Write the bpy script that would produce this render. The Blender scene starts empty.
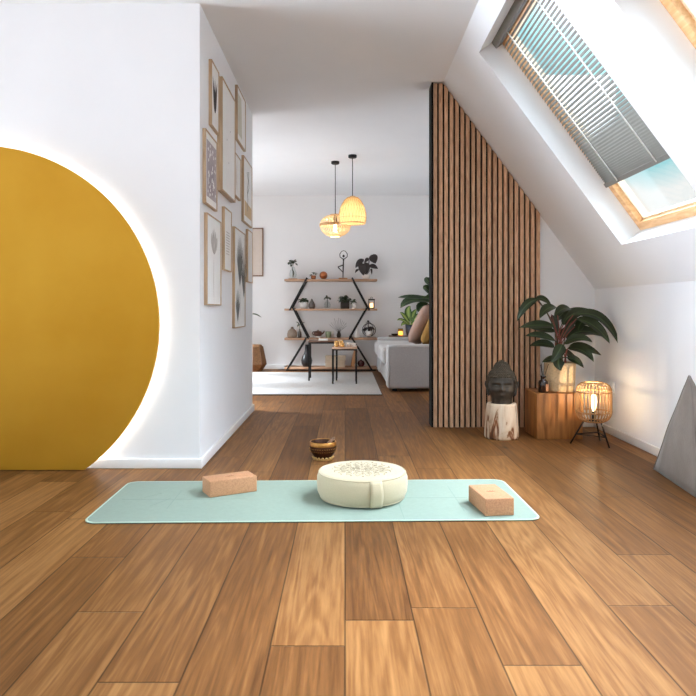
import bpy, bmesh, math, random
from mathutils import Vector, Matrix, noise
random.seed(7)
V = Vector
SC = bpy.context.scene
COL = SC.collection
PI = math.pi
F, CX, CY, H = 665.0, 345.0, 310.0, 0.84      # focal length in pixels, vanishing point, eye height


def P(px, py, d):
    """point of the place seen at pixel (px, py) of the photograph, d metres ahead of the camera"""
    return V(((px - CX) * d / F, d, H - (py - CY) * d / F))


def lin(r, g, b):
    f = lambda c: (c / 255 / 12.92) if c / 255 <= 0.04045 else ((c / 255 + 0.055) / 1.055) ** 2.4
    return (f(r), f(g), f(b), 1.0)


# ------------------------------------------------------------------ materials
def new_mat(name):
    m = bpy.data.materials.new(name)
    m.use_nodes = True
    nt = m.node_tree
    b = nt.nodes['Principled BSDF']
    return m, nt, b


def mat(name, col, rough=0.6, metal=0.0, var=0.12, scale=30.0, bump=0.0, bscale=200.0, stretch=None, spec=0.5, coat=0.0,
        sheen=0.0, trans=0.0):
    m, nt, b = new_mat(name)
    N, L = nt.nodes, nt.links
    tc = N.new('ShaderNodeTexCoord')
    mp = N.new('ShaderNodeMapping')
    if stretch:
        mp.inputs['Scale'].default_value = stretch
    L.new(tc.outputs['Object'], mp.inputs['Vector'])
    nz = N.new('ShaderNodeTexNoise')
    nz.inputs['Scale'].default_value = scale
    nz.inputs['Detail'].default_value = 4
    L.new(mp.outputs[0], nz.inputs['Vector'])
    rp = N.new('ShaderNodeValToRGB')
    c = col if len(col) == 4 else (*col, 1)
    rp.color_ramp.elements[0].color = (c[0] * (1 - var), c[1] * (1 - var), c[2] * (1 - var), 1)
    rp.color_ramp.elements[1].color = (min(1, c[0] * (1 + var)), min(1, c[1] * (1 + var)), min(1, c[2] * (1 + var)), 1)
    rp.color_ramp.elements[0].position = 0.3
    rp.color_ramp.elements[1].position = 0.7
    L.new(nz.outputs['Fac'], rp.inputs['Fac'])
    L.new(rp.outputs['Color'], b.inputs['Base Color'])
    b.inputs['Roughness'].default_value = rough
    b.inputs['Metallic'].default_value = metal
    b.inputs['Specular IOR Level'].default_value = spec
    b.inputs['Coat Weight'].default_value = coat
    if sheen:
        b.inputs['Sheen Weight'].default_value = sheen
    if trans:
        b.inputs['Transmission Weight'].default_value = trans
    if bump:
        n2 = N.new('ShaderNodeTexNoise')
        n2.inputs['Scale'].default_value = bscale
        n2.inputs['Detail'].default_value = 3
        L.new(mp.outputs[0], n2.inputs['Vector'])
        bp = N.new('ShaderNodeBump')
        bp.inputs['Strength'].default_value = bump
        bp.inputs['Distance'].default_value = 0.01
        L.new(n2.outputs['Fac'], bp.inputs['Height'])
        L.new(bp.outputs['Normal'], b.inputs['Normal'])
    return m


def glow(name, col, strength):
    m, nt, b = new_mat(name)
    b.inputs['Base Color'].default_value = (0.9, 0.85, 0.75, 1)
    b.inputs['Emission Color'].default_value = (*col, 1)
    b.inputs['Emission Strength'].default_value = strength
    return m


def glass_mat(name, col=(0.95, 0.97, 0.97, 1), rough=0.02, mixf=0.5):
    """thin clear glass: mostly see-through, a little gloss"""
    m = bpy.data.materials.new(name)
    m.use_nodes = True
    nt = m.node_tree
    N, L = nt.nodes, nt.links
    N.clear()
    out = N.new('ShaderNodeOutputMaterial')
    tr = N.new('ShaderNodeBsdfTransparent')
    tr.inputs[0].default_value = col
    gl = N.new('ShaderNodeBsdfGlossy')
    gl.inputs['Roughness'].default_value = rough
    mx = N.new('ShaderNodeMixShader')
    fr = N.new('ShaderNodeLayerWeight')
    fr.inputs['Blend'].default_value = mixf
    pw = N.new('ShaderNodeMath')
    pw.operation = 'POWER'
    pw.inputs[1].default_value = 3.0
    L.new(fr.outputs['Facing'], pw.inputs[0])
    ml_ = N.new('ShaderNodeMath')
    ml_.operation = 'MULTIPLY_ADD'
    ml_.inputs[1].default_value = 0.3
    ml_.inputs[2].default_value = 0.015
    L.new(pw.outputs[0], ml_.inputs[0])
    L.new(ml_.outputs[0], mx.inputs['Fac'])
    L.new(tr.outputs[0], mx.inputs[1])
    L.new(gl.outputs[0], mx.inputs[2])
    L.new(mx.outputs[0], out.inputs['Surface'])
    return m


def shade_mat(name, col, tl=0.6):
    """woven bamboo that lets lamp light through"""
    m = bpy.data.materials.new(name)
    m.use_nodes = True
    nt = m.node_tree
    N, L = nt.nodes, nt.links
    N.clear()
    out = N.new('ShaderNodeOutputMaterial')
    df = N.new('ShaderNodeBsdfDiffuse')
    tr = N.new('ShaderNodeBsdfTranslucent')
    tc = N.new('ShaderNodeTexCoord')
    nz = N.new('ShaderNodeTexNoise')
    nz.inputs['Scale'].default_value = 22
    L.new(tc.outputs['Object'], nz.inputs['Vector'])
    rp = N.new('ShaderNodeValToRGB')
    rp.color_ramp.elements[0].color = (col[0] * .75, col[1] * .7, col[2] * .6, 1)
    rp.color_ramp.elements[1].color = (*col[:3], 1)
    L.new(nz.outputs['Fac'], rp.inputs['Fac'])
    L.new(rp.outputs[0], df.inputs[0])
    L.new(rp.outputs[0], tr.inputs[0])
    mx = N.new('ShaderNodeMixShader')
    mx.inputs['Fac'].default_value = tl
    L.new(df.outputs[0], mx.inputs[1])
    L.new(tr.outputs[0], mx.inputs[2])
    L.new(mx.outputs[0], out.inputs['Surface'])
    return m


def floor_mat():
    m, nt, b = new_mat('oak_planks')
    N, L = nt.nodes, nt.links

    def math_(op, a, b_=None, c=None):
        n = N.new('ShaderNodeMath')
        n.operation = op
        for i, v in enumerate((a, b_, c)):
            if v is None:
                continue
            if isinstance(v, (int, float)):
                n.inputs[i].default_value = v
            else:
                L.new(v, n.inputs[i])
        return n.outputs[0]
    tc = N.new('ShaderNodeTexCoord')
    sp = N.new('ShaderNodeSeparateXYZ')
    L.new(tc.outputs['Object'], sp.inputs[0])
    x, y = sp.outputs[0], sp.outputs[1]
    W, LEN = 0.1865, 1.95
    u = math_('DIVIDE', x, W)
    row = math_('FLOOR', u)
    fu = math_('FRACT', u)
    wn = N.new('ShaderNodeTexWhiteNoise')
    wn.noise_dimensions = '1D'
    L.new(row, wn.inputs['W'])
    v = math_('ADD', math_('DIVIDE', y, LEN), math_('MULTIPLY', wn.outputs['Value'], 7.0))
    col_ = math_('FLOOR', v)
    fv = math_('FRACT', v)
    cb = N.new('ShaderNodeCombineXYZ')
    L.new(row, cb.inputs[0])
    L.new(col_, cb.inputs[1])
    w2 = N.new('ShaderNodeTexWhiteNoise')
    w2.noise_dimensions = '2D'
    L.new(cb.outputs[0], w2.inputs['Vector'])
    rnd = w2.outputs['Value']
    # grain
    cg = N.new('ShaderNodeCombineXYZ')
    L.new(math_('ADD', x, math_('MULTIPLY', rnd, 40.0)), cg.inputs[0])
    L.new(math_('MULTIPLY', y, 0.05), cg.inputs[1])
    L.new(math_('MULTIPLY', rnd, 13.0), cg.inputs[2])
    g1 = N.new('ShaderNodeTexNoise')
    g1.inputs['Scale'].default_value = 55
    g1.inputs['Detail'].default_value = 6
    g1.inputs['Roughness'].default_value = 0.65
    L.new(cg.outputs[0], g1.inputs['Vector'])
    g2 = N.new('ShaderNodeTexNoise')       # cathedral figure
    g2.inputs['Scale'].default_value = 9
    g2.inputs['Detail'].default_value = 3
    g2.inputs['Distortion'].default_value = 0.6
    L.new(cg.outputs[0], g2.inputs['Vector'])
    rings = math_('SINE', math_('MULTIPLY', g2.outputs['Fac'], 75.0))
    kn = N.new('ShaderNodeTexVoronoi')     # knots
    kn.inputs['Scale'].default_value = 1.7
    ck = N.new('ShaderNodeCombineXYZ')
    L.new(math_('MULTIPLY', x, 1.6), ck.inputs[0])
    L.new(math_('MULTIPLY', y, 0.9), ck.inputs[1])
    L.new(ck.outputs[0], kn.inputs['Vector'])
    knot = N.new('ShaderNodeMapRange')
    knot.inputs['From Min'].default_value = 0.02
    knot.inputs['From Max'].default_value = 0.09
    knot.inputs['To Min'].default_value = 0.45
    knot.inputs['To Max'].default_value = 1.0
    L.new(kn.outputs['Distance'], knot.inputs['Value'])
    fac = math_('ADD', math_('MULTIPLY', g1.outputs['Fac'], 0.7), math_('ADD', math_('MULTIPLY', rings, 0.05),
                math_('MULTIPLY', math_('SUBTRACT', rnd, 0.5), 0.26)))
    rp = N.new('ShaderNodeValToRGB')
    e = rp.color_ramp.elements
    e[0].position, e[0].color = 0.08, lin(80, 49, 24)
    e[1].position, e[1].color = 0.68, lin(164, 119, 73)
    k = e.new(0.36)
    k.color = lin(120, 80, 44)
    L.new(fac, rp.inputs['Fac'])
    # joints
    du = math_('MULTIPLY', math_('MINIMUM', fu, math_('SUBTRACT', 1.0, fu)), W)
    dv = math_('MULTIPLY', math_('MINIMUM', fv, math_('SUBTRACT', 1.0, fv)), LEN)
    dm = math_('MINIMUM', du, dv)
    jt = N.new('ShaderNodeMapRange')
    jt.inputs['From Min'].default_value = 0.0008
    jt.inputs['From Max'].default_value = 0.0035
    jt.inputs['To Min'].default_value = 0.35
    jt.inputs['To Max'].default_value = 1.0
    L.new(dm, jt.inputs['Value'])
    mul = math_('MULTIPLY', jt.outputs[0], knot.outputs[0])
    mx = N.new('ShaderNodeMix')
    mx.data_type = 'RGBA'
    mx.blend_type = 'MULTIPLY'
    mx.inputs['Factor'].default_value = 1.0
    L.new(rp.outputs['Color'], mx.inputs['A'])
    cc = N.new('ShaderNodeCombineColor')
    for i in range(3):
        L.new(mul, cc.inputs[i])
    L.new(cc.outputs[0], mx.inputs['B'])
    L.new(mx.outputs['Result'], b.inputs['Base Color'])
    ro = N.new('ShaderNodeMapRange')
    ro.inputs['To Min'].default_value = 0.40
    ro.inputs['To Max'].default_value = 0.58
    L.new(g1.outputs['Fac'], ro.inputs['Value'])
    L.new(ro.outputs[0], b.inputs['Roughness'])
    b.inputs['Specular IOR Level'].default_value = 0.12
    hgt = math_('ADD', math_('MULTIPLY', g1.outputs['Fac'], 0.25), math_('ADD', jt.outputs[0], math_('MULTIPLY', rings, 0.05)))
    bp = N.new('ShaderNodeBump')
    bp.inputs['Strength'].default_value = 0.35
    bp.inputs['Distance'].default_value = 0.003
    L.new(hgt, bp.inputs['Height'])
    L.new(bp.outputs['Normal'], b.inputs['Normal'])
    return m


def gold_mat():
    m, nt, b = new_mat('brushed_gold_paint')
    N, L = nt.nodes, nt.links
    tc = N.new('ShaderNodeTexCoord')
    nz = N.new('ShaderNodeTexNoise')
    nz.inputs['Scale'].default_value = 2.2
    nz.inputs['Detail'].default_value = 5
    L.new(tc.outputs['Object'], nz.inputs['Vector'])
    rp = N.new('ShaderNodeValToRGB')
    rp.color_ramp.elements[0].color = lin(198, 145, 38)
    rp.color_ramp.elements[1].color = lin(206, 155, 48)
    rp.color_ramp.elements[0].position = 0.35
    rp.color_ramp.elements[1].position = 0.65
    L.new(nz.outputs['Fac'], rp.inputs['Fac'])
    L.new(rp.outputs[0], b.inputs['Base Color'])
    b.inputs['Roughness'].default_value = 0.42
    b.inputs['Metallic'].default_value = 0.75
    return m


def leaf_mat(name, top, under, rib=None):
    m, nt, b = new_mat(name)
    N, L = nt.nodes, nt.links
    tc = N.new('ShaderNodeTexCoord')
    nz = N.new('ShaderNodeTexNoise')
    nz.inputs['Scale'].default_value = 45
    L.new(tc.outputs['Object'], nz.inputs['Vector'])
    rp = N.new('ShaderNodeValToRGB')
    rp.color_ramp.elements[0].color = (top[0] * .6, top[1] * .6, top[2] * .6, 1)
    rp.color_ramp.elements[1].color = (top[0] * 1.35, top[1] * 1.35, top[2] * 1.35, 1)
    L.new(nz.outputs['Fac'], rp.inputs['Fac'])
    col = rp.outputs[0]
    if rib:
        uv = N.new('ShaderNodeUVMap')
        sp = N.new('ShaderNodeSeparateXYZ')
        L.new(uv.outputs[0], sp.inputs[0])
        mr = N.new('ShaderNodeMapRange')      # pale midrib / variegated centre
        mr.inputs['From Min'].default_value = 0.0
        mr.inputs['From Max'].default_value = rib[1]
        mr.inputs['To Min'].default_value = 1.0
        mr.inputs['To Max'].default_value = 0.0
        L.new(sp.outputs[0], mr.inputs['Value'])
        mx = N.new('ShaderNodeMix')
        mx.data_type = 'RGBA'
        L.new(mr.outputs[0], mx.inputs['Factor'])
        L.new(col, mx.inputs['A'])
        mx.inputs['B'].default_value = rib[0]
        col = mx.outputs['Result']
    g = N.new('ShaderNodeNewGeometry')
    m2 = N.new('ShaderNodeMix')
    m2.data_type = 'RGBA'
    L.new(g.outputs['Backfacing'], m2.inputs['Factor'])
    L.new(col, m2.inputs['A'])
    m2.inputs['B'].default_value = under
    L.new(m2.outputs['Result'], b.inputs['Base Color'])
    b.inputs['Roughness'].default_value = 0.38
    return m


def wood_mat(name, dark, light, axis='Z', rough=0.5, scale=14.0):
    st = {'X': (0.12, 1, 1), 'Y': (1, 0.12, 1), 'Z': (1, 1, 0.12)}[axis]
    m, nt, b = new_mat(name)
    N, L = nt.nodes, nt.links
    tc = N.new('ShaderNodeTexCoord')
    mp = N.new('ShaderNodeMapping')
    mp.inputs['Scale'].default_value = st
    L.new(tc.outputs['Object'], mp.inputs['Vector'])
    nz = N.new('ShaderNodeTexNoise')
    nz.inputs['Scale'].default_value = scale * 4
    nz.inputs['Detail'].default_value = 5
    nz.inputs['Distortion'].default_value = 0.5
    L.new(mp.outputs[0], nz.inputs['Vector'])
    rp = N.new('ShaderNodeValToRGB')
    rp.color_ramp.elements[0].color = dark
    rp.color_ramp.elements[1].color = light
    rp.color_ramp.elements[0].position = 0.3
    rp.color_ramp.elements[1].position = 0.7
    L.new(nz.outputs['Fac'], rp.inputs['Fac'])
    L.new(rp.outputs[0], b.inputs['Base Color'])
    b.inputs['Roughness'].default_value = rough
    return m


def slat_mat():
    """walnut-oak slats, every slat (by its place along X) in a slightly different tone"""
    m = wood_mat('slat_oak', lin(180, 136, 104), lin(224, 182, 146), 'Z', 0.55, 30)
    nt = m.node_tree
    N, L = nt.nodes, nt.links
    tc = [n for n in N if n.type == 'TEX_COORD'][0]
    b = N['Principled BSDF']
    sp = N.new('ShaderNodeSeparateXYZ')
    L.new(tc.outputs['Object'], sp.inputs[0])
    d = N.new('ShaderNodeMath'); d.operation = 'DIVIDE'; d.inputs[1].default_value = 0.03874
    L.new(sp.outputs[0], d.inputs[0])
    fl = N.new('ShaderNodeMath'); fl.operation = 'FLOOR'
    L.new(d.outputs[0], fl.inputs[0])
    wn = N.new('ShaderNodeTexWhiteNoise'); wn.noise_dimensions = '1D'
    L.new(fl.outputs[0], wn.inputs['W'])
    mr = N.new('ShaderNodeMapRange'); mr.inputs['To Min'].default_value = 0.82; mr.inputs['To Max'].default_value = 1.12
    L.new(wn.outputs['Value'], mr.inputs['Value'])
    mx = N.new('ShaderNodeMix'); mx.data_type = 'RGBA'; mx.blend_type = 'MULTIPLY'; mx.inputs['Factor'].default_value = 1
    L.new([n for n in N if n.type == 'VALTORGB'][0].outputs[0], mx.inputs['A'])
    cc = N.new('ShaderNodeCombineColor')
    for i in range(3):
        L.new(mr.outputs[0], cc.inputs[i])
    L.new(cc.outputs[0], mx.inputs['B'])
    L.new(mx.outputs['Result'], b.inputs['Base Color'])
    return m


def bark_mat():
    m, nt, b = new_mat('peeled_driftwood')
    N, L = nt.nodes, nt.links
    tc = N.new('ShaderNodeTexCoord')
    mp = N.new('ShaderNodeMapping')
    mp.inputs['Scale'].default_value = (1.0, 1.0, 0.32)
    mp.inputs['Rotation'].default_value = (0.0, 0.35, 0.3)
    L.new(tc.outputs['Object'], mp.inputs['Vector'])
    nz = N.new('ShaderNodeTexNoise')
    nz.inputs['Scale'].default_value = 17
    nz.inputs['Detail'].default_value = 6
    nz.inputs['Distortion'].default_value = 1.2
    L.new(mp.outputs[0], nz.inputs['Vector'])
    rp = N.new('ShaderNodeValToRGB')
    e = rp.color_ramp.elements
    e[0].position, e[0].color = 0.34, lin(96, 58, 36)
    e[1].position, e[1].color = 0.47, lin(222, 196, 166)
    k = e.new(0.41); k.color = lin(150, 98, 62)
    k = e.new(0.7); k.color = lin(236, 218, 196)
    L.new(nz.outputs['Fac'], rp.inputs['Fac'])
    L.new(rp.outputs[0], b.inputs['Base Color'])
    b.inputs['Roughness'].default_value = 0.75
    return m


M = {}
M['wall'] = mat('white_wall_paint', lin(240, 241, 243), 0.75, var=0.012, scale=3, bump=0.04, bscale=350)
M['wall_dimmed'] = mat('dimmed_wall_paint', lin(232, 230, 229), 0.8, var=0.012, scale=3, bump=0.04, bscale=350)  # wall paint greyed to carry the living room's dimmer light
M['ceil'] = mat('ceiling_paint', lin(236, 236, 237), 0.85, var=0.012, scale=3)
M['trim'] = mat('white_trim', lin(236, 235, 233), 0.45, var=0.02, scale=5)
M['floor'] = floor_mat()
M['gold'] = gold_mat()
M['gold_edge'] = mat('gold_edge', lin(120, 84, 24), 0.5, 0.3)
M['led'] = glow('led_light', (0.98, 1.0, 1.0), 12.0)
M['black'] = mat('black_metal', lin(24, 22, 21), 0.5, 0.4, var=0.2)
M['felt'] = mat('black_felt', lin(9, 8, 8), 0.95, var=0.2, scale=200)
M['slat'] = slat_mat()
M['oak_frame'] = wood_mat('oak_frame', lin(168, 140, 110), lin(204, 176, 144), 'Z', 0.55)
M['pine'] = wood_mat('pine_sash', lin(214, 160, 104), lin(240, 196, 146), 'Y', 0.5)
M['pale_pine'] = wood_mat('pale_pine', lin(226, 196, 160), lin(244, 220, 190), 'Y', 0.5)
M['paper'] = mat('print_paper', lin(244, 243, 241), 0.7, var=0.02)
M['glass'] = glass_mat('clear_glass')
M['mint'] = mat('mint_rubber', lin(136, 154, 142), 0.75, var=0.03, scale=60, bump=0.05, bscale=500)
M['mint_highlight'] = mat('mint_highlight', lin(184, 206, 188), 0.7, var=0.02)  # lighter mint, stands for the highlight along the mat's rim
M['mint_line'] = mat('mint_line', lin(124, 147, 136), 0.8, var=0.02)
M['dark_rubber'] = mat('dark_rubber', lin(48, 50, 46), 0.9)
M['cork'] = mat('cork', lin(182, 134, 98), 0.85, var=0.16, scale=160, bump=0.15, bscale=320)
M['cork_dark'] = mat('cork_stamp', lin(150, 104, 72), 0.85, var=0.1, scale=160)
M['cream'] = mat('cream_canvas', lin(190, 177, 147), 0.9, var=0.03, scale=200, bump=0.12, bscale=700, sheen=0.2)
M['cream_dark'] = mat('cream_seam', lin(176, 170, 142), 0.9, var=0.04)
M['print'] = mat('mandala_ink', lin(146, 134, 116), 0.9, var=0.06)
M['brass'] = mat('aged_brass', lin(196, 142, 76), 0.32, 0.85, var=0.2, scale=60)
M['bowl'] = mat('dark_bronze', lin(70, 40, 24), 0.38, 0.6, var=0.35, scale=90)
M['bead'] = mat('pale_brass', lin(206, 166, 104), 0.4, 0.5, var=0.1)
M['mallet'] = wood_mat('mallet_wood', lin(110, 76, 52), lin(150, 108, 78), 'X')
M['stone'] = mat('dark_stone', lin(68, 62, 55), 0.4, 0.1, var=0.2, scale=50, bump=0.2, bscale=180)
M['stone_hair'] = mat('brown_stone', lin(78, 66, 50), 0.6, 0.1, var=0.3, scale=60)
M['bark'] = bark_mat()
M['cube_wood'] = wood_mat('rustic_oak', lin(128, 78, 36), lin(190, 128, 68), 'Z', 0.5, 8)
M['pot_cream'] = mat('speckled_cream', lin(222, 196, 156), 0.6, var=0.16, scale=90, bump=0.1, bscale=150)
M['soil'] = mat('soil', lin(46, 34, 26), 0.95, var=0.4, scale=120, bump=0.4, bscale=200)
M['leaf_big'] = leaf_mat('dark_leaf', lin(40, 52, 22), lin(74, 28, 28), (lin(80, 100, 58), 0.14))
M['stem_red'] = mat('red_stem', lin(132, 62, 50), 0.5)
M['amber'] = mat('amber_glass', lin(44, 24, 16), 0.12, var=0.1, coat=0.6)
M['label_paper'] = mat('label_paper', lin(196, 140, 104), 0.7)
M['rattan'] = wood_mat('rattan', lin(160, 116, 72), lin(206, 164, 112), 'Z', 0.6)
M['bulb'] = glow('warm_bulb', (1.0, 0.72, 0.38), 5.0)
M['pouf'] = mat('grey_suede', lin(128, 118, 110), 0.95, var=0.08, scale=14, bump=0.15, bscale=90, sheen=0.25)
M['pouf_seam'] = mat('grey_piping', lin(112, 106, 102), 0.95)
M['rug'] = mat('pale_rug', lin(190, 187, 184), 0.98, var=0.06, scale=40, bump=0.4, bscale=500)
M['rug_edge'] = mat('rug_fringe', lin(70, 62, 56), 0.98, var=0.3, scale=150)
M['sofa'] = mat('grey_linen', lin(176, 171, 168), 0.95, var=0.06, scale=120, bump=0.15, bscale=500, sheen=0.3)
M['pillow'] = mat('rose_linen', lin(168, 138, 124), 0.95, var=0.08, scale=100, bump=0.15, bscale=400)
M['pillow2'] = mat('mustard_linen', lin(150, 112, 54), 0.95, var=0.08, scale=100, bump=0.15, bscale=400)
M['shelf'] = wood_mat('shelf_oak', lin(150, 112, 84), lin(196, 156, 124), 'X', 0.55)
M['white_pot'] = mat('white_ceramic', lin(226, 220, 214), 0.4, var=0.03)
M['copper'] = mat('copper', lin(176, 108, 70), 0.3, 0.9, var=0.15)
M['iron'] = mat('cast_iron', lin(58, 50, 44), 0.5, 0.5, var=0.2)
M['taupe'] = mat('taupe_ceramic', lin(146, 128, 112), 0.4, var=0.1)
M['smoke'] = mat('smoked_ceramic', lin(96, 88, 82), 0.25, var=0.12)
M['leaf_s'] = leaf_mat('small_leaf', lin(46, 62, 34), lin(58, 74, 44))
M['leaf_black'] = leaf_mat('blackish_leaf', lin(40, 28, 26), lin(46, 30, 28))
M['leaf_var'] = leaf_mat('variegated_leaf', lin(58, 104, 40), lin(84, 126, 60), (lin(198, 218, 120), 0.75))
M['leaf_fig'] = leaf_mat('fig_leaf', lin(46, 66, 34), lin(60, 80, 44), (lin(104, 124, 70), 0.1))
M['navy'] = mat('navy_ceramic', lin(38, 48, 62), 0.4, var=0.1)
M['box_cream'] = mat('cream_board', lin(196, 176, 152), 0.8, var=0.05)
M['board_tan'] = wood_mat('tan_board', lin(164, 112, 70), lin(190, 138, 92), 'Z')
M['burgundy'] = mat('burgundy_glaze', lin(74, 28, 30), 0.25, var=0.15)
M['teapot'] = mat('brown_cast', lin(92, 56, 42), 0.4, 0.2, var=0.15)
M['cup'] = mat('sage_ceramic', lin(128, 136, 104), 0.45, var=0.1)
M['basket'] = wood_mat('woven_seagrass', lin(108, 74, 46), lin(156, 114, 74), 'X', 0.8, 30)
M['table_top'] = wood_mat('walnut_top', lin(88, 60, 46), lin(124, 88, 68), 'X', 0.4)
M['table_pale'] = wood_mat('pale_top', lin(196, 156, 130), lin(222, 186, 160), 'X', 0.4)
M['amber_cup'] = mat('amber_cup', lin(214, 164, 96), 0.25, 0.4, var=0.1)
M['amber_clear'] = glass_mat('amber_clear_glass', (.95, .80, .52, 1))
M['candle'] = glow('candle_glow', (1.0, 0.55, 0.18), 2.5)
M['twig'] = mat('twig', lin(76, 58, 48), 0.8)
M['bamboo_dome'] = shade_mat('bamboo_dome', lin(248, 218, 164), 0.6)
M['bamboo_rib'] = shade_mat('bamboo_rib', lin(250, 234, 200), 0.5)
M['blind'] = mat('grey_blind', lin(126, 123, 117), 0.65, 0.0, var=0.03)
M['cord'] = mat('white_cord', lin(240, 240, 236), 0.7)


# ------------------------------------------------------------------ mesh builder
class MB:
    def __init__(s):
        s.bm = bmesh.new()
        s.uv = None

    def _face(s, vs, sm=False):
        try:
            f = s.bm.faces.new(vs)
            f.smooth = sm
            return f
        except ValueError:
            return None

    def box(s, x0, x1, y0, y1, z0, z1, bev=0.0, mtx=None, seg=2):
        c = V(((x0 + x1) / 2, (y0 + y1) / 2, (z0 + z1) / 2))
        t = bmesh.new()
        bmesh.ops.create_cube(t, size=1.0)
        bmesh.ops.scale(t, vec=(abs(x1 - x0), abs(y1 - y0), abs(z1 - z0)), verts=t.verts)
        if bev:
            bmesh.ops.bevel(t, geom=list(t.edges), offset=bev, segments=seg, affect='EDGES', profile=0.5)
            for f in t.faces:
                f.smooth = True
        bmesh.ops.translate(t, vec=c, verts=t.verts)
        if mtx is not None:
            bmesh.ops.transform(t, matrix=mtx, verts=t.verts)
        s.join(t)
        return s

    def join(s, t):
        mp = {}
        for v in t.verts:
            mp[v] = s.bm.verts.new(v.co)
        for f in t.faces:
            s._face([mp[v] for v in f.verts], f.smooth)
        t.free()

    def tube(s, pts, r, n=8, caps=True):
        pts = [V(p) for p in pts]
        rs = r if isinstance(r, (list, tuple)) else [r] * len(pts)
        rings = []
        up = None
        for i, p in enumerate(pts):
            a = pts[max(0, i - 1)]
            b = pts[min(len(pts) - 1, i + 1)]
            t = (b - a).normalized()
            if up is None:
                up = t.orthogonal().normalized()
            up = (up - t * up.dot(t))
            up = up.normalized() if up.length > 1e-6 else t.orthogonal().normalized()
            w = t.cross(up)
            rings.append([s.bm.verts.new(p + (up * math.cos(2 * PI * k / n) + w * math.sin(2 * PI * k / n)) * rs[i]) for k in range(n)])
        for a, b in zip(rings, rings[1:]):
            for k in range(n):
                s._face([a[k], a[(k + 1) % n], b[(k + 1) % n], b[k]], n > 4)
        if caps:
            s._face(rings[0][::-1])
            s._face(rings[-1])
        return s

    def ring(s, c, R, r, n=32, m=6, nrm=(0, 0, 1)):
        q = V((0, 0, 1)).rotation_difference(V(nrm).normalized())
        c = V(c)
        rings = []
        for i in range(n):
            a = 2 * PI * i / n
            rad = V((math.cos(a), math.sin(a), 0))
            rings.append([s.bm.verts.new(c + q @ (rad * (R + r * math.cos(2 * PI * k / m)) + V((0, 0, r * math.sin(2 * PI * k / m))))) for k in range(m)])
        for i in range(n):
            a, b = rings[i], rings[(i + 1) % n]
            for k in range(m):
                s._face([a[k], b[k], b[(k + 1) % m], a[(k + 1) % m]], True)
        return s

    def lathe(s, prof, c=(0, 0, 0), n=28, smooth=True, squash=None):
        """prof: (radius, z) from bottom to top; radius 0 closes"""
        c = V(c)
        rings = []
        for (r, z) in prof:
            if r < 1e-6:
                rings.append([s.bm.verts.new(c + V((0, 0, z)))])
            else:
                rings.append([s.bm.verts.new(c + V((r * math.cos(2 * PI * k / n) * (squash[0] if squash else 1), r * math.sin(2 * PI * k / n) * (squash[1] if squash else 1), z))) for k in range(n)])
        for a, b in zip(rings, rings[1:]):
            for k in range(n):
                k2 = (k + 1) % n
                if len(a) == 1 and len(b) == 1:
                    continue
                if len(a) == 1:
                    s._face([a[0], b[k2], b[k]], smooth)
                elif len(b) == 1:
                    s._face([a[k], a[k2], b[0]], smooth)
                else:
                    s._face([a[k], a[k2], b[k2], b[k]], smooth)
        return s

    def ball(s, c, r, sc=(1, 1, 1), u=16, v=10, rot=None):
        t = bmesh.new()
        bmesh.ops.create_uvsphere(t, u_segments=u, v_segments=v, radius=r)
        m = Matrix.Translation(V(c)) @ (rot.to_matrix().to_4x4() if rot else Matrix()) @ Matrix.Diagonal((*sc, 1))
        bmesh.ops.transform(t, matrix=m, verts=t.verts)
        for f in t.faces:
            f.smooth = True
        s.join(t)
        return s

    def prism(s, poly, off):
        """polygon (3D points) pushed along the vector off"""
        off = V(off)
        a = [s.bm.verts.new(V(p)) for p in poly]
        b = [s.bm.verts.new(V(p) + off) for p in poly]
        s._face(a[::-1])
        s._face(b)
        for i in range(len(a)):
            j = (i + 1) % len(a)
            s._face([a[i], a[j], b[j], b[i]])
        return s

    def leaf(s, b, m, t, w, nrm, seg=10, fold=0.25, belly=0.45, thick=0.0):
        """leaf blade along the curve b-m-t, width w, upper side towards nrm"""
        if s.uv is None:
            s.uv = s.bm.loops.layers.uv.new('UVMap')
        b, m, t, nrm = V(b), V(m), V(t), V(nrm).normalized()
        c = m * 2 - (b + t) / 2
        rows = []
        for i in range(seg + 1):
            q = i / seg
            p = b * (1 - q) ** 2 + c * 2 * q * (1 - q) + t * q * q
            tg = ((c - b) * (1 - q) + (t - c) * q).normalized()
            sd = tg.cross(nrm)
            sd = sd.normalized() if sd.length > 1e-5 else tg.orthogonal().normalized()
            nn = sd.cross(tg)
            pw = math.log(0.5) / math.log(belly)
            prof = math.sin(PI * (q ** pw)) ** 0.8 if 0 < q < 1 else 0.0
            hw = w / 2 * max(prof, 0.03)
            row = []
            for k, f in enumerate((-1, -0.5, 0, 0.5, 1)):
                row.append((s.bm.verts.new(p + sd * hw * f + nn * (abs(f) * fold * hw)), abs(f)))
            rows.append(row)
        for ra, rb in zip(rows, rows[1:]):
            for k in range(4):
                q4 = [ra[k], ra[k + 1], rb[k + 1], rb[k]]
                f = s._face([x[0] for x in q4], True)
                if f:
                    for lp, x in zip(f.loops, q4):
                        lp[s.uv].uv = (x[1], 0.5)
        return s

    def build(s, name, m, parent=None, origin=None):
        me = bpy.data.meshes.new(name)
        bmesh.ops.recalc_face_normals(s.bm, faces=s.bm.faces) if s.uv is None else None
        if origin is None and parent is None:
            xs = [v.co for v in s.bm.verts]
            origin = V(((min(v.x for v in xs) + max(v.x for v in xs)) / 2, (min(v.y for v in xs) + max(v.y for v in xs)) / 2, min(v.z for v in xs)))
        if parent is not None:
            origin = V((0, 0, 0))
            q = parent
            while q is not None:
                origin = origin + q.location
                q = q.parent
        bmesh.ops.translate(s.bm, vec=-V(origin), verts=s.bm.verts)
        s.bm.to_mesh(me)
        s.bm.free()
        o = bpy.data.objects.new(name, me)
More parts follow.
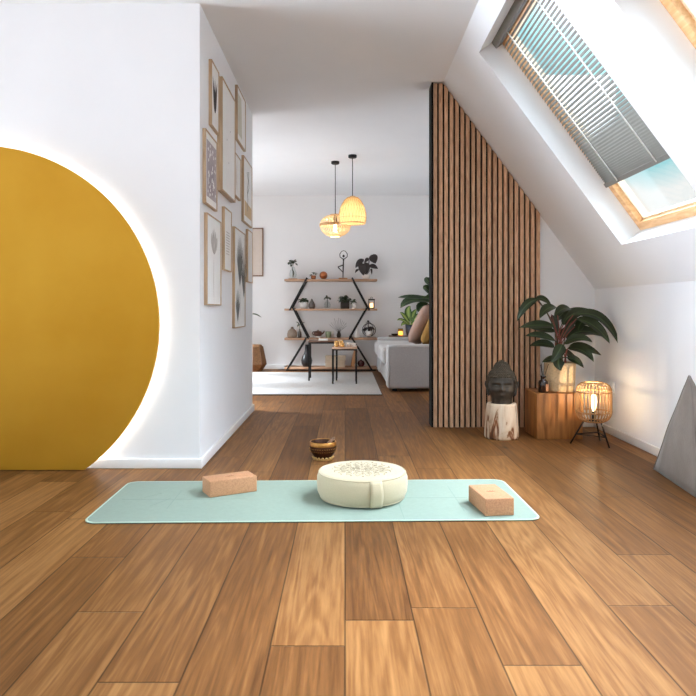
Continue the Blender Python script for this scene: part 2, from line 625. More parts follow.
        me.materials.append(M[m] if isinstance(m, str) else m)
        COL.objects.link(o)
        if parent is not None:
            o.parent = parent
        else:
            o.location = origin
        return o


def tag(o, label, cat, group=None, kind=None):
    if label:
        o['label'] = label
    if cat:
        o['category'] = cat
    if group:
        o['group'] = group
    if kind:
        o['kind'] = kind
    return o


def thing(name, loc, label, cat, group=None):
    o = bpy.data.objects.new(name, None)
    o.empty_display_size = 0.05
    COL.objects.link(o)
    o.location = loc
    return tag(o, label, cat, group)


def struct(name, mb, m, label=None):
    o = mb.build(name, m, None, V((0, 0, 0)))
    o['kind'] = 'structure'
    if label:
        o['label'] = label
    return o


# ------------------------------------------------------------------ the setting
XL, XR, YB = -4.0, 1.80, -2.2                 # left wall, knee wall, open rear of the room
ZC = 2.47
YP = 4.79                                     # partition
YW = 9.45                                     # living room back wall
KZ, TAN = 0.99, 1.35                          # knee wall height, roof pitch
CS, SN = 0.5953, 0.8036
SLOPE = lambda s, y, o=0.0: V((XR - CS * s + SN * o, y, KZ + SN * s + CS * o))
SMAX = (ZC - KZ) / SN

struct('floor', MB().box(XL, 1.95, YB, YW + 0.1, -0.06, 0), 'floor')
mb = MB()
mb.box(XL, XR - CS * SMAX, YB, YP + 0.11, ZC, ZC + 0.1)
mb.box(XL, 1.95, YP + 0.11, YW + 0.1, ZC, ZC + 0.1)
struct('ceiling', mb, 'ceil')

HOLES = [(1.50, 2.55, 0.292, 1.32), (2.90, 3.912, 0.292, 1.70)]  # nearer opening is out of view, added to light the front floor
TH = 0.14


def slab(mb, y0, y1, s0, s1):
    mb.prism([SLOPE(s0, y0), SLOPE(s1, y0), SLOPE(s1, y0, TH), SLOPE(s0, y0, TH)], (0, y1 - y0, 0))


mb = MB()
ys = [YB, HOLES[0][0], HOLES[0][1], HOLES[1][0], HOLES[1][1], YP]
for i in range(5):
    if i % 2 == 0:
        slab(mb, ys[i], ys[i + 1], 0, SMAX + 0.06)
    else:
        slab(mb, ys[i], ys[i + 1], 0, HOLES[i // 2][2])
        slab(mb, ys[i], ys[i + 1], HOLES[i // 2][3], SMAX + 0.06)
struct('ceiling_sloped', mb, 'wall')
struct('wall_right', MB().prism([(XR, YB, 0), (XR, YB, KZ), (XR + SN * TH, YB, KZ + CS * TH), (XR + 0.14, YB, 0)], (0, YP - YB, 0)), 'wall')
struct('wall_partition', MB().box(0.632, 1.95, YP, YP + 0.11, 0, ZC), 'wall')
struct('wall_left', MB().box(XL, -0.772, 3.535, 5.55, 0, ZC), 'wall')
struct('wall_back', MB().box(XL, 1.95, YW, YW + 0.1, 0, ZC), 'wall_dimmed')
struct('wall_far_right', MB().box(1.85, 1.95, YP + 0.11, YW, 0, ZC), 'wall_dimmed')
mb = MB()                                     # living room window wall with one tall opening
mb.box(XL - 0.1, XL, 5.55, 5.9, 0, ZC)
mb.box(XL - 0.1, XL, 8.3, YW + 0.1, 0, ZC)
mb.box(XL - 0.1, XL, 5.9, 8.3, 2.2, ZC)
struct('wall_far_left', mb, 'wall_dimmed')
mb = MB()
for a, b, c, d in ((5.9, 5.96, 0, 2.2), (6.36, 6.42, 0, 2.2), (8.24, 8.3, 0, 2.2), (5.9, 8.3, 2.14, 2.2), (5.9, 8.3, 0, 0.06), (7.24, 7.36, 0, 2.2), (6.82, 6.88, 0, 2.2), (7.8, 7.86, 0, 2.2)):
    mb.box(XL - 0.08, XL - 0.02, a, b, c, d)
w3 = struct('window_3', mb, 'trim', 'tall white framed window of the living room')
MB().box(XL - 0.055, XL - 0.045, 5.9, 8.3, 0, 2.2).build('window_pane', 'glass', w3)

BH, BT = 0.052, 0.015
mb = MB()
mb.box(XL, -0.772 + BT, 3.535 - BT, 3.535, 0, BH, 0.004)
mb.box(-0.772, -0.772 + BT, 3.535, 5.55 + BT, 0, BH, 0.004)
struct('baseboard_left', mb, 'trim')
struct('baseboard_right', MB().box(XR - BT, XR, YB, YP, 0, BH, 0.004), 'trim')
struct('baseboard_back', MB().box(XL, 1.85, YW - BT, YW, 0, 0.07, 0.004), 'trim')
struct('baseboard_partition', MB().box(1.40, XR - BT, YP - BT, YP, 0, BH, 0.004), 'trim')

# skylights
for i, (y0, y1, s0, s1) in enumerate(HOLES):
    w, dp = 0.05, 0.07
    mb = MB()

    def bar(ya, yb, sa, sb, oa, ob):
        mb.prism([SLOPE(sa, ya, oa), SLOPE(sb, ya, oa), SLOPE(sb, ya, ob), SLOPE(sa, ya, ob)], (0, yb - ya, 0))
    bar(y0, y1, s0, s0 + w, TH, TH + dp)
    bar(y0, y1, s1 - w, s1, TH, TH + dp)
    bar(y0, y0 + w, s0 + w, s1 - w, TH, TH + dp)
    bar(y1 - w, y1, s0 + w, s1 - w, TH, TH + dp)
    wo = struct('window_%d' % (2 - i), mb, 'pine', 'roof window with pine sash above the knee wall' if i else 'unseen roof window added to light the front floor')
    mb = MB()
    bar(y0 + w, y1 - w, s0 + w, s0 + w + 0.012, TH + 0.03, TH + dp)
    bar(y0 + w, y1 - w, s1 - w - 0.012, s1 - w, TH + 0.03, TH + dp)
    bar(y0 + w, y0 + w + 0.012, s0 + w, s1 - w, TH + 0.03, TH + dp)
    bar(y1 - w - 0.012, y1 - w, s0 + w, s1 - w, TH + 0.03, TH + dp)
    mb.build('window_bead', 'pale_pine', wo)
    mb = MB()
    bar(y0 + w, y1 - w, s0 + w, s1 - w, TH + 0.045, TH + 0.05)
    mb.build('window_pane', 'glass', wo)

# blind on the far skylight
y0, y1, s0, s1 = HOLES[1]
sb = 0.628                                    # where the lowered blind ends
bl = thing('venetian_blind', SLOPE(s1, (y0 + y1) / 2, 0.11), 'grey slatted blind half lowered over the roof window', 'blind')
mb = MB()
s, k = sb + 0.022, 0
while s < s1 - 0.055:
    a = SLOPE(s - 0.0085, y0 + 0.012, 0.120)
    b = SLOPE(s + 0.001, y0 + 0.012, 0.126)
    c = SLOPE(s + 0.0100, y0 + 0.012, 0.137)
    e = V((SN, 0, CS)) * 0.0009
    mb.prism([a, b, c, c + e, b + e * 1.3, a + e], (0, y1 - y0 - 0.044, 0))
    s += min(0.0245, 0.011 + k * 0.00055)
    k += 1
mb.build('slats', 'blind', bl)
mb = MB()
mb.prism([SLOPE(sb - 0.012, y0 + 0.008, 0.113), SLOPE(sb + 0.014, y0 + 0.008, 0.113), SLOPE(sb + 0.014, y0 + 0.008, 0.138), SLOPE(sb - 0.012, y0 + 0.008, 0.138)], (0, y1 - y0 - 0.038, 0))
mb.build('bottom_rail', 'blind', bl)
mb = MB()
mb.prism([SLOPE(s1 - 0.045, y0 + 0.008, 0.09), SLOPE(s1, y0 + 0.008, 0.09), SLOPE(s1, y0 + 0.008, 0.13), SLOPE(s1 - 0.045, y0 + 0.008, 0.13)], (0, y1 - y0 - 0.016, 0))
mb.build('head_rail', 'blind', bl)
for fy in (3.235, 3.70):
    MB().tube([SLOPE(sb, fy, 0.1105), SLOPE(s1 - 0.03, fy, 0.1105)], 0.0035, 6).build('ladder_cord', 'cord', bl)

# slat panel on the partition
sp = thing('slat_panel', (1.0, YP - 0.02, 0), 'tall wood slat panel on black felt covering the partition', 'wall panel')
ztop = lambda x: min(ZC, KZ + (XR - x) * TAN) - 0.002
MB().prism([(0.6318, YP - 0.014, 0.001), (1.394, YP - 0.014, 0.001), (1.394, YP - 0.014, ztop(1.394)), (0.704, YP - 0.014, ztop(0.704)), (0.6318, YP - 0.014, ZC - 0.002)], (0, 0.0135, 0)).build('felt_backing', 'felt', sp)
mb = MB()
x = 0.634
while x < 1.38:
    a, b = x, x + 0.0250
    mb.prism([(a, YP - 0.034, 0.001), (b, YP - 0.034, 0.001), (b, YP - 0.034, ztop(b) - 0.006), (a, YP - 0.034, ztop(a) - 0.006)], (0, 0.02, 0))
    x += 0.03874
mb.build('slats', 'slat', sp)
MB().box(0.6195, 0.6315, YP - 0.034, YP + 0.112, 0.001, ZC - 0.002).build('edge_trim', 'felt', sp)

# ------------------------------------------------------------------ golden sun
YD = 3.478
cx, cz, R = (-20 - CX) * YD / F, H - 14.5 * YD / F, 178.95 * YD / F
sun = thing('sun_disc', (cx, YD, 0), 'huge golden half-sunk disc glowing white around its rim', 'wall decoration')


def disc_poly(r, y, n=160, cut=0.004):
    pts = []
    for k in range(n):
        a = 2 * PI * k / n
        pts.append((cx + r * math.cos(a), cz + r * math.sin(a)))
    a0 = math.asin((cut - cz) / r)
    out = [V((cx + r * math.cos(a0 + (PI - 2 * a0) * k / n), y, cz + r * math.sin(a0 + (PI - 2 * a0) * k / n))) for k in range(n + 1)]
    return out


MB().prism(disc_poly(R, YD), (0, 0.022, 0)).build('disc_face', 'gold', sun)
MB().prism(disc_poly(R - 0.012, YD + 0.0222), (0, 0.004, 0)).build('glow_reflector', 'trim', sun)  # white reflector added behind the disc to whiten its wall glow
mb = MB()
pl = disc_poly(R - 0.035, YD + 0.044, 120, 0.03)
mb.tube(pl, 0.006, 6)
mb.build('light_strip', 'led', sun)
for k in (20, 50, 70, 100):
    p = disc_poly(R - 0.14, YD, 120)[k]
    MB().tube([p + V((0, 0.0265, 0)), p + V((0, 3.533 - YD, 0))], 0.02, 10).build('wall_bracket', 'black', sun)

# ------------------------------------------------------------------ framed prints on the side wall
XW = -0.772


def yfrom(px, dep):
    return (XW + dep) * F / (px - CX)


def art(mb_dict, kind, x, y0, y1, z0, z1, par):
    w, h = y1 - y0, z1 - z0
    pt = lambda u, v, e=0.0006: V((x + e, y0 + u * w, z0 + v * h))

    def sub(name, m, fn):
        mb = MB()
        fn(mb)
        mb.build(name, m, par)
    N_ = (1, 0, 0)
    r = random.Random(hash(kind) % 1000 if False else len(kind) * 7)
    if kind == 'blossom':
        sub('printed_ground', mat('lavender_print', lin(180, 170, 174), 0.8, var=0.12, scale=12), lambda m: m.prism([pt(.1, .1, .0003), pt(.98, .1, .0003), pt(.98, .9, .0003), pt(.1, .9, .0003)], (0.0004, 0, 0)))

        def fl(m):
            for k in range(46):
                u, v = r.uniform(.18, .92), r.uniform(.14, .84)
                a = r.uniform(0, 6.28)
                s = r.uniform(.05, .09)
                m.leaf(pt(u, v, .0012), pt(u + s * math.cos(a) * .5, v + s * math.sin(a) * .5, .0012), pt(u + s * math.cos(a), v + s * math.sin(a), .0012), .016, N_, 5, 0)
        sub('printed_blossoms', 'paper', fl)
        sub('printed_stems', mat('mauve_ink', lin(112, 98, 104), .8), lambda m: [m.leaf(pt(.3 + .12 * k, .08, .0009), pt(.32 + .1 * k, .4, .0009), pt(.25 + .13 * k, .8, .0009), .01, N_, 6, 0) for k in range(5)])
    elif kind == 'tulip':
        g = mat('grey_wash', lin(186, 181, 176), .8, var=.25, scale=25)

        def fl(m):
            for k, (a, b) in enumerate(((.32, .88), (.42, .93), (.5, .95), (.6, .92), (.7, .86))):
                m.leaf(pt(.5, .58, .0006 + k * .0001), pt((a + .5) / 2 + (a - .5) * .35, .72, .0006 + k * .0001), pt(a, b - .06, .0006 + k * .0001), .05, N_, 8, 0)
        sub('printed_tulip', g, fl)
        sub('printed_stems', mat('pale_stem', lin(196, 190, 182), .8), lambda m: m.leaf(pt(.5, .02), pt(.47, .3), pt(.5, .6), .012, N_, 6, 0))
    elif kind == 'verse':
        def tx(m):
            for k in range(9):
                v = .62 - k * .045
                a, b = .22 + r.uniform(0, .05), .72 + r.uniform(0, .1)
                m.prism([pt(a, v), pt(b, v), pt(b, v + .016), pt(a, v + .016)], (0.0003, 0, 0))
        sub('printed_strokes', mat('pale_ink', lin(206, 200, 196), .8), tx)
    elif kind == 'palm':
        d = mat('charcoal_ink', lin(112, 112, 108), .8, var=.3, scale=20)

        def fr(m):
            for (bu, bv, tu, tv, nn) in ((.5, .42, .42, .97, 9), (.30, .05, .35, .40, 6), (.9, .3, .85, .88, 7)):
                for k in range(nn):
                    q = k / (nn - 1)
                    a = (q - .5) * 2.3
                    L_ = (tv - bv)
                    m.leaf(pt(bu, bv, .0006 + k * .00006), pt(bu + math.sin(a) * L_ * .36, bv + L_ * .5 * math.cos(a * .6), .0006 + k * .00006),
                           pt(bu + math.sin(a) * L_ * .62, bv + L_ * math.cos(a * .8), .0006 + k * .00006), .030, N_, 8, 0)
        sub('printed_fronds', d, fr)
        sub('printed_stems', d, lambda m: [m.leaf(pt(.5, .06), pt(.52, .25), pt(.5, .5), .01, N_, 6, 0), m.leaf(pt(.3, .02), pt(.3, .1), pt(.3, .3), .01, N_, 6, 0)])
    elif kind == 'sketch':
        sub('printed_ground', mat('sand_wash', lin(212, 186, 148), .8, var=.08, scale=9), lambda m: m.prism([pt(.12, .1, .0003), pt(.95, .1, .0003), pt(.95, .3, .0003), pt(.12, .34, .0003)], (0.0004, 0, 0)))

        def ln(m):
            q = [pt(.45, .2, .001), pt(.5, .4, .001), pt(.42, .55, .001), pt(.55, .7, .001), pt(.4, .82, .001), pt(.6, .86, .001), pt(.62, .6, .001), pt(.5, .5, .001)]
            m.tube(q, .0022, 5)
        sub('printed_line', mat('line_ink', lin(150, 144, 132), .8), ln)
    elif kind == 'specks':
        ink = mat('faint_ink', lin(196, 192, 192), .8)
        for (u, v) in ((.35, .5), (.6, .62), (.48, .3)):
            sub('printed_speck', ink, lambda m: m.leaf(pt(u, v), pt(u + .02, v + .008), pt(u + .05, v + .012), .012, N_, 5, 0))
    elif kind == 'wash':
        sub('printed_ground', mat('sage_wash', lin(214, 212, 198), .8, var=.06, scale=6), lambda m: m.prism([pt(.08, .12, .0003), pt(.6, .12, .0003), pt(.5, .9, .0003), pt(.08, .9, .0003)], (0.0004, 0, 0)))
    elif kind == 'stripe':
        sub('printed_line', mat('tan_ink', lin(190, 160, 130), .8), lambda m: m.leaf(pt(.5, .1), pt(.45, .5), pt(.5, .9), .014, N_, 8, 0))
    elif kind == 'dark':
        sub('printed_leaf', mat('dark_ink', lin(60, 56, 54), .8), lambda m: [m.leaf(pt(.5, .25), pt(.4 + .1 * k, .45), pt(.2 + .3 * k, .8), .05, N_, 8, 0) for k in range(3)])


def picture(kind, label, pl, pr, pt_, pb, dep, bw, ztop_=None, dleft=None):
    """pl / pr: pixel columns of the near and far edge of its face; pt_ / pb: rows of the top and bottom of the near edge"""
    ya = yfrom(pl, dep) if dleft is None else dleft
    yb = yfrom(pr, dep)
    zt = ztop_ if ztop_ else H - (pt_ - CY) * ya / F
    zb = H - (pb - CY) * ya / F
    root = thing('picture_frame', (XW, (ya + yb) / 2, zb), label, 'picture', 'framed prints on the white side wall')
    x0, x1 = XW + 0.0005, XW + dep
    mb = MB()
    mb.box(x0, x1, ya, ya + bw, zb, zt, 0.0012)
    mb.box(x0, x1, yb - bw, yb, zb, zt, 0.0012)
    mb.box(x0, x1, ya + bw, yb - bw, zt - bw, zt, 0.0012)
    mb.box(x0, x1, ya + bw, yb - bw, zb, zb + bw, 0.0012)
    mb.build('frame', 'oak_frame', root)
    xa = x1 - 0.005
    pr_ = MB().box(x0 + 0.002, xa, ya + bw, yb - bw, zb + bw, zt - bw).build('print', 'paper', root)
    art(None, kind, xa, ya + bw, yb - bw, zb + bw, zt - bw, pr_)
    return root


picture('blossom', 'framed print of pale blossoms on lavender, at the wall corner below the topmost small frame', 206, 217.5, 128, 202.8, 0.02, 0.007)
picture('dark', 'small framed print with a dark leaf, highest beside the wall corner', 212, 219.4, 80, 124.8, 0.02, 0.007, ztop_=2.26)
picture('specks', 'large deep-framed almost blank print with faint specks, upper middle of the wall', 222.6, 235.6, 80, 190, 0.034, 0.009, ztop_=2.25)
picture('wash', 'framed pale green wash print, highest towards the living room', 237.7, 245.8, 80, 139, 0.02, 0.007, ztop_=2.42)
picture('stripe', 'narrow white framed print below the pale green one, behind the deep frame', 238.6, 241.2, 149.5, 193.5, 0.02, 0.007, dleft=4.50)
picture('sketch', 'framed line drawing over a sand coloured ground, at the far end of the wall', 244, 252.4, 155, 221, 0.02, 0.007)
picture('tulip', 'framed grey tulip print, lowest one near the wall corner', 207.5, 221.5, 212.3, 305, 0.02, 0.007)
picture('verse', 'framed print of pale rows of strokes, between the tulip and the palm print', 224.8, 231.9, 206.3, 270, 0.02, 0.007)
picture('palm', 'tall framed print of dark palm fronds, lowest on the wall', 235, 245.5, 226.3, 328.3, 0.02, 0.007)
picture('stripe', 'framed print with one tan line, beneath the sand drawing at the far end', 248.2, 252.9, 229, 282, 0.02, 0.007)

# frame on the living room wall
a, b = P(232, 228, YW), P(263.5, 276.5, YW)
fr = thing('picture_frame', (a.x / 2 + b.x / 2, YW, b.z), 'thin brown framed blank beige print on the far living room wall', 'picture')
mb = MB()
for q in ((a.x, a.x + .018, b.z, a.z), (b.x - .018, b.x, b.z, a.z), (a.x + .018, b.x - .018, a.z - .018, a.z), (a.x + .018, b.x - .018, b.z, b.z + .018)):
    mb.box(q[0], q[1], YW - 0.022, YW - 0.0005, q[2], q[3])
mb.build('frame', wood_mat('brown_frame', lin(112, 84, 66), lin(140, 108, 88)), fr)
MB().box(a.x + .018, b.x - .018, YW - 0.014, YW - 0.0005, b.z + .018, a.z - .018).build('print', mat('beige_print', lin(206, 192, 180), .8, var=.03), fr)

# ------------------------------------------------------------------ yoga mat, blocks, cushion, bowl
MR = Matrix.Translation(V((-0.130, 2.940, 0))) @ Matrix.Rotation(math.radians(1.3), 4, 'Z')


def rrect(w, h, r, n=8):
    pts = []
    for (sx, sy, a0) in ((1, 1, 0), (-1, 1, 90), (-1, -1, 180), (1, -1, 270)):
        for k in range(n + 1):
            a = math.radians(a0 + 90 * k / n)
            pts.append((sx * (w / 2 - r) + r * math.cos(a), sy * (h / 2 - r) + r * math.sin(a)))
    return pts


yoga = thing('yoga_mat', MR @ V((0, 0, 0)), 'mint green yoga mat lying across the wooden floor', 'yoga mat')
rr = lambda w, h, r, z: [MR @ V((x, y, z)) for x, y in rrect(w, h, r)]
MB().prism(rr(1.818, 0.624, 0.05, 0.0004), (0, 0, 0.0032)).build('underside', 'dark_rubber', yoga)
mb = MB()
mb.prism(rr(1.822, 0.628, 0.052, 0.0036), (0, 0, 0.0030))
mb.build('edge_highlight', 'mint_highlight', yoga)  # rim highlight put into a paler layer
MB().prism(rr(1.806, 0.610, 0.046, 0.0066), (0, 0, 0.0006)).build('surface', 'mint', yoga)
ZM = 0.0073
for (u0, v0, u1, v1) in ((-.85, 0, -.30, 0), (.35, 0, .85, 0), (-.62, -.14, -.62, .14), (.62, -.2, .62, .2), (.36, -.30, .36, .30), (-.70, -.10, -.64, .02), (-.76, 0.03, -.70, .1)):
    d = V((u1 - u0, v1 - v0, 0)).normalized()
    n_ = V((-d.y, d.x, 0)) * 0.0014
    a, b = V((u0, v0, ZM - .0001)), V((u1, v1, ZM - .0001))
    MB().prism([MR @ (a - n_), MR @ (b - n_), MR @ (b + n_), MR @ (a + n_)], (0, 0, 0.0003)).build('alignment_line', 'mint_line', yoga)


def block(c, ang, l, w, h, label):
    """c: the front corner, l along ang, w to its left"""
    mt = Matrix.Translation(V((c[0], c[1], 0))) @ Matrix.Rotation(math.radians(ang), 4, 'Z')
    root = thing('yoga_block', mt @ V((l / 2, w / 2, ZM)), label, 'yoga block', 'cork blocks on the mat')
    MB().box(0, l, 0, w, ZM + 0.0005, ZM + h, 0.004, mt, 3).build('body', 'cork', root)
    mb = MB()          # faint stamped lotus-like mark on the top
    for k in range(5):
        a = math.radians(30 + 30 * k)
        o = mt @ V((l * .5, w * .5 - 0.012, ZM + h + 0.0002))
        q = mt.to_3x3() @ V((math.cos(a), math.sin(a), 0))
        mb.leaf(o, o + q * 0.012, o + q * 0.026, 0.008, (0, 0, 1), 6, 0)
    mb.build('stamp', 'cork_dark', root)


block((-0.598, 2.945), 29, 0.222, 0.115, 0.072, 'cork block turned at an angle on the left part of the mat')
block((0.566, 2.680), 7.5, 0.121, 0.218, 0.071, 'cork block with its short end in front, by the right end of the mat')

# round meditation cushion
ccx, ccy, CR, CH = 0.0765, 2.962, 0.2015, 0.122
cu = thing('meditation_cushion', (ccx, ccy, ZM), 'round cream meditation cushion with a mandala on top, in the middle of the mat', 'cushion')
prof = [(0, 0.001), (0.14, 0.001), (0.175, 0.004), (0.19, 0.014), (0.199, 0.035), (CR, 0.065), (0.201, 0.095), (0.195, 0.112), (0.188, 0.1195), (0.178, 0.1225), (0.12, 0.1245), (0, 0.1255)]
MB().lathe(prof, (ccx, ccy, ZM), 64).build('body', 'cream', cu)
mb = MB()
mb.ring((ccx, ccy, ZM + 0.1165), 0.1925, 0.0026, 64, 6)
mb.ring((ccx, ccy, ZM + 0.0095), 0.1865, 0.0026, 64, 6)
mb.build('piping', 'cream', cu)
a0 = math.radians(-90 + 16.0)
mb = MB()
rad = lambda z: 0.19 + 0.013 * math.sin(PI * min(1, max(0, z / CH)))
for (da, hw) in ((0.0, 0.128),):
    cols = []
    for i in range(9):
        z = 0.008 + (0.108) * i / 8
        r0 = rad(z) + 0.003 + 0.004 * math.sin(PI * i / 8)
        row = []
        for k in range(5):
            a = a0 + (k / 4 - .5) * 2 * hw
            row.append(mb.bm.verts.new(V((ccx + r0 * math.cos(a), ccy + r0 * math.sin(a), ZM + z))))
        cols.append(row)
    for ra, rb in zip(cols, cols[1:]):
        for k in range(4):
            mb._face([ra[k], ra[k + 1], rb[k + 1], rb[k]], True)
hs = mb.build('carry_strap', 'cream', cu)
sm = hs.modifiers.new('thickness', 'SOLIDIFY')
sm.thickness = 0.003
mb = MB()
for s_ in (-1, 1):
    a = a0 + s_ * 0.130
    mb.tube([V((ccx + (rad(z) + .0015) * math.cos(a), ccy + (rad(z) + .0015) * math.sin(a), ZM + z)) for z in [0.012 + 0.1 * i / 8 for i in range(9)]], 0.0014, 5)
pts = [V((ccx + (rad(.112) + .0035) * math.cos(a0 + (k / 6 - .5) * .24), ccy + (rad(.112) + .0035) * math.sin(a0 + (k / 6 - .5) * .24), ZM + .113)) for k in range(7)]
mb.tube(pts, 0.0018, 5)
mb.build('seam', 'cream_dark', cu)
# mandala
mb = MB()
zt = lambda r: ZM + 0.1252 - 0.0010 * (r / 0.12) - (0.0018 * max(0, (r - .12) / .058))
mp = lambda r, a: V((ccx + r * math.cos(a), ccy + r * math.sin(a), zt(r) + 0.0006))


def outline(pts, r=0.0009):
    mb.tube(pts, r, 4)


for (nn, r0, r1, wd, off) in ((8, 0.012, 0.045, .26, 0), (8, 0.035, 0.074, .24, PI / 8), (16, 0.066, 0.100, .13, 0), (16, 0.090, 0.128, .13, PI / 16)):
    for k in range(nn):
        a = 2 * PI * k / nn + off
        for s_ in (-1, 1):
            outline([mp(r0 + (r1 - r0) * q, a + s_ * wd * math.sin(PI * q ** .8) * (0.75)) for q in [i / 8 for i in range(9)]])
for (nn, r0) in ((16, 0.132), (8, 0.083)):
    for k in range(nn):
        a = 2 * PI * k / nn
        outline([mp(r0, a + .03 * math.cos(t)) + V((0, 0, 0)) for t in [0, 3.14]], 0.0022)
for r0 in (0.012, 0.052):
    outline([mp(r0, 2 * PI * i / 40) for i in range(41)])
mb.build('mandala_print', 'print', cu)

# singing bowl
bx, by = (323 - CX) * 3.745 / F, 3.745
sb_ = thing('singing_bowl', (bx, by, 0), 'dark engraved brass singing bowl on the floor behind the cushion', 'bowl')
prof = [(0, 0.006), (0.045, 0.004), (0.052, 0.008), (0.05, 0.016), (0.058, 0.026), (0.07, 0.045), (0.0755, 0.064), (0.0755, 0.078), (0.0735, 0.098), (0.0715, 0.102), (0.068, 0.099), (0.069, 0.07), (0.055, 0.03), (0.03, 0.016), (0, 0.014)]
MB().lathe(prof, (bx, by, 0), 40).build('body', 'bowl', sb_)
MB().lathe([(0.0762, 0.079), (0.0768, 0.085), (0.0752, 0.098), (0.0718, 0.1035), (0.069, 0.1015), (0.0735, 0.088), (0.0762, 0.079)], (bx, by, 0), 40).build('rim_band', 'brass', sb_)
mb = MB()
mb.ring((bx, by, 0.006), 0.052, 0.0055, 40, 8)
for k in range(16):
    a = 2 * PI * k / 16
    mb.ball((bx + 0.0555 * math.cos(a), by + 0.0555 * math.sin(a), 0.0135), 0.0078, (1, 1, .9), 8, 6)
mb.build('beaded_foot', 'bead', sb_)
mb = MB()
for z, r in ((0.066, 0.0765), (0.05, 0.0735)):
    for k in range(36):
        a = 2 * PI * k / 36
        mb.ball((bx + r * math.cos(a), by + r * math.sin(a), z), 0.0021, u=6, v=5)
mb.build('engraved_bands', 'brass', sb_)
ml = thing('bowl_mallet', (bx + 0.02, by, 0.03), 'short wooden mallet leaning inside the singing bowl', 'mallet')
MB().tube([(bx - 0.012, by - 0.02, 0.036), (bx + 0.03, by + 0.0, 0.085), (bx + 0.062, by + 0.012, 0.121)], [0.012, 0.011, 0.009], 12).build('stick', 'mallet', ml)

# ------------------------------------------------------------------ stump and stone head
sx, sy = 1.032, 4.38
st = MB()
prof = [(0, 0.0005), (0.108, 0.0005), (0.112, 0.012), (0.110, 0.06), (0.106, 0.12), (0.101, 0.18), (0.097, 0.218), (0.092, 0.228), (0, 0.228)]
st.lathe(prof, (sx, sy, 0), 40)
for v in st.bm.verts:
    d = V((v.co.x - sx, v.co.y - sy, 0))
    if d.length > .02:
        a = math.atan2(d.y, d.x)
        v.co += d.normalized() * (0.003 * math.sin(3 * a + 1) + 0.0022 * math.sin(7 * a))
stump = st.build('tree_stump', 'bark')
tag(stump, 'pale peeled tree stump with dark cracks, in front of the slat panel', 'stump')

hz0 = 0.2285
bh = thing('buddha_head', (sx, sy, hz0), 'dark stone buddha head statue with closed eyes on the pale stump', 'statue')
hm = Matrix.Translation(V((sx, sy, hz0))) @ Matrix.Rotation(math.radians(-12), 4, 'Z')
mb = MB()
# head: profile-driven ellipsoid (front is -Y)
rows = []
NS, NR = 40, 44
zprof = [(0.0, .066, .060), (0.012, .066, .062), (0.03, .067, .066), (0.045, .072, .074), (0.06, .078, .080), (0.085, .085, .086), (0.115, .089, .088), (0.145, .091, .090), (0.17, .088, .089), (0.195, .078, .082), (0.213, .062, .066), (0.225, .052, .053), (0.245, .044, .044), (0.262, .03, .03), (0.272, .012, .012)]


def interp(z):
    for (a, b) in zip(zprof, zprof[1:]):
        if a[0] <= z <= b[0]:
            q = (z - a[0]) / (b[0] - a[0])
            q = q * q * (3 - 2 * q) * .5 + q * .5
            return a[1] + (b[1] - a[1]) * q, a[2] + (b[2] - a[2]) * q
    return zprof[-1][1:]


def g(x, s):
    return math.exp(-(x / s) ** 2)


zs = [0.272 * i / NR for i in range(NR + 1)]
for z in zs:
    rx, ry = interp(z)
    row = []
    for k in range(64):
        a = 2 * PI * k / 64
        x, y = rx * math.sin(a), -ry * math.cos(a)
        f = max(0, math.cos(a))
        if f > 0:
            e = 0
            e -= 0.024 * g(x, .0085 + .10 * max(0, .115 - z)) * (g(z - .098, .014) if z < .098 else g(z - .098, .030))   # nose
            e -= 0.006 * g(x, .018) * g(z - .064, .006)            # upper lip
            e -= 0.006 * g(x, .015) * g(z - .054, .006)            # lower lip
            e += 0.004 * g(x, .024) * g(z - .0592, .0022)          # mouth line
            e -= 0.006 * g(x, .016) * g(z - .034, .009)            # chin
            for sgn in (-1, 1):
                e += 0.008 * g(x - sgn * .034, .018) * g(z - .122, .011)     # eye socket
                e -= 0.008 * g(x - sgn * .034, .015) * g(z - .119, .007)     # closed lid
                e += 0.003 * g(x - sgn * .034, .015) * g(z - .1125, .0022)   # lash line
                e -= 0.005 * g(x - sgn * .034, .024) * g(z - .138, .005)     # brow
                e -= 0.003 * g(x - sgn * .045, .018) * g(z - .085, .018)     # cheek
            y += 1.5 * e * f
        row.append(mb.bm.verts.new(hm @ V((x, y, z))))
    rows.append(row)
for ra, rb in zip(rows, rows[1:]):
    for k in range(64):
        mb._face([ra[k], ra[(k + 1) % 64], rb[(k + 1) % 64], rb[k]], True)
mb._face(rows[0][::-1])
mb._face(rows[-1])
mb.build('head', 'stone', bh)
mb = MB()
for i in range(13):
    z = 0.168 + i * 0.0086
    rx, ry = interp(min(z, .272))
    nk = max(5, int(2 * PI * rx / 0.0125))
    for k in range(nk):
        a = 2 * PI * (k + .5 * (i % 2)) / nk
        zz = z + 0.012 * max(0, math.cos(a)) * (1 if i < 3 else .5) - (0.018 * max(0, -math.cos(a)) if i < 3 else 0)
        rx2, ry2 = interp(min(zz, .272))
        mb.ball(hm @ V((rx2 * math.sin(a), -ry2 * math.cos(a), zz)), 0.0072, u=8, v=6)
for i in range(6):            # curls in front of the ears
    z = 0.118 + i * 0.0092
    rx, ry = interp(z)
    for sgn in (-1, 1):
        for k in range(3 + i // 2):
            a = sgn * (1.72 - .13 * k - .03 * i)
            mb.ball(hm @ V((rx * math.sin(a), -ry * math.cos(a), z)), 0.0072, u=8, v=6)
for i in range(9):            # curls down the back and behind the ears
    z = 0.06 + i * 0.011
    rx, ry = interp(z)
    for k in range(20):
        a = PI * .62 + (PI * .76) * k / 19
        mb.ball(hm @ V((rx * math.sin(a), -ry * math.cos(a), z)), 0.0072, u=8, v=6)
mb.build('curled_hair', 'stone_hair', bh)
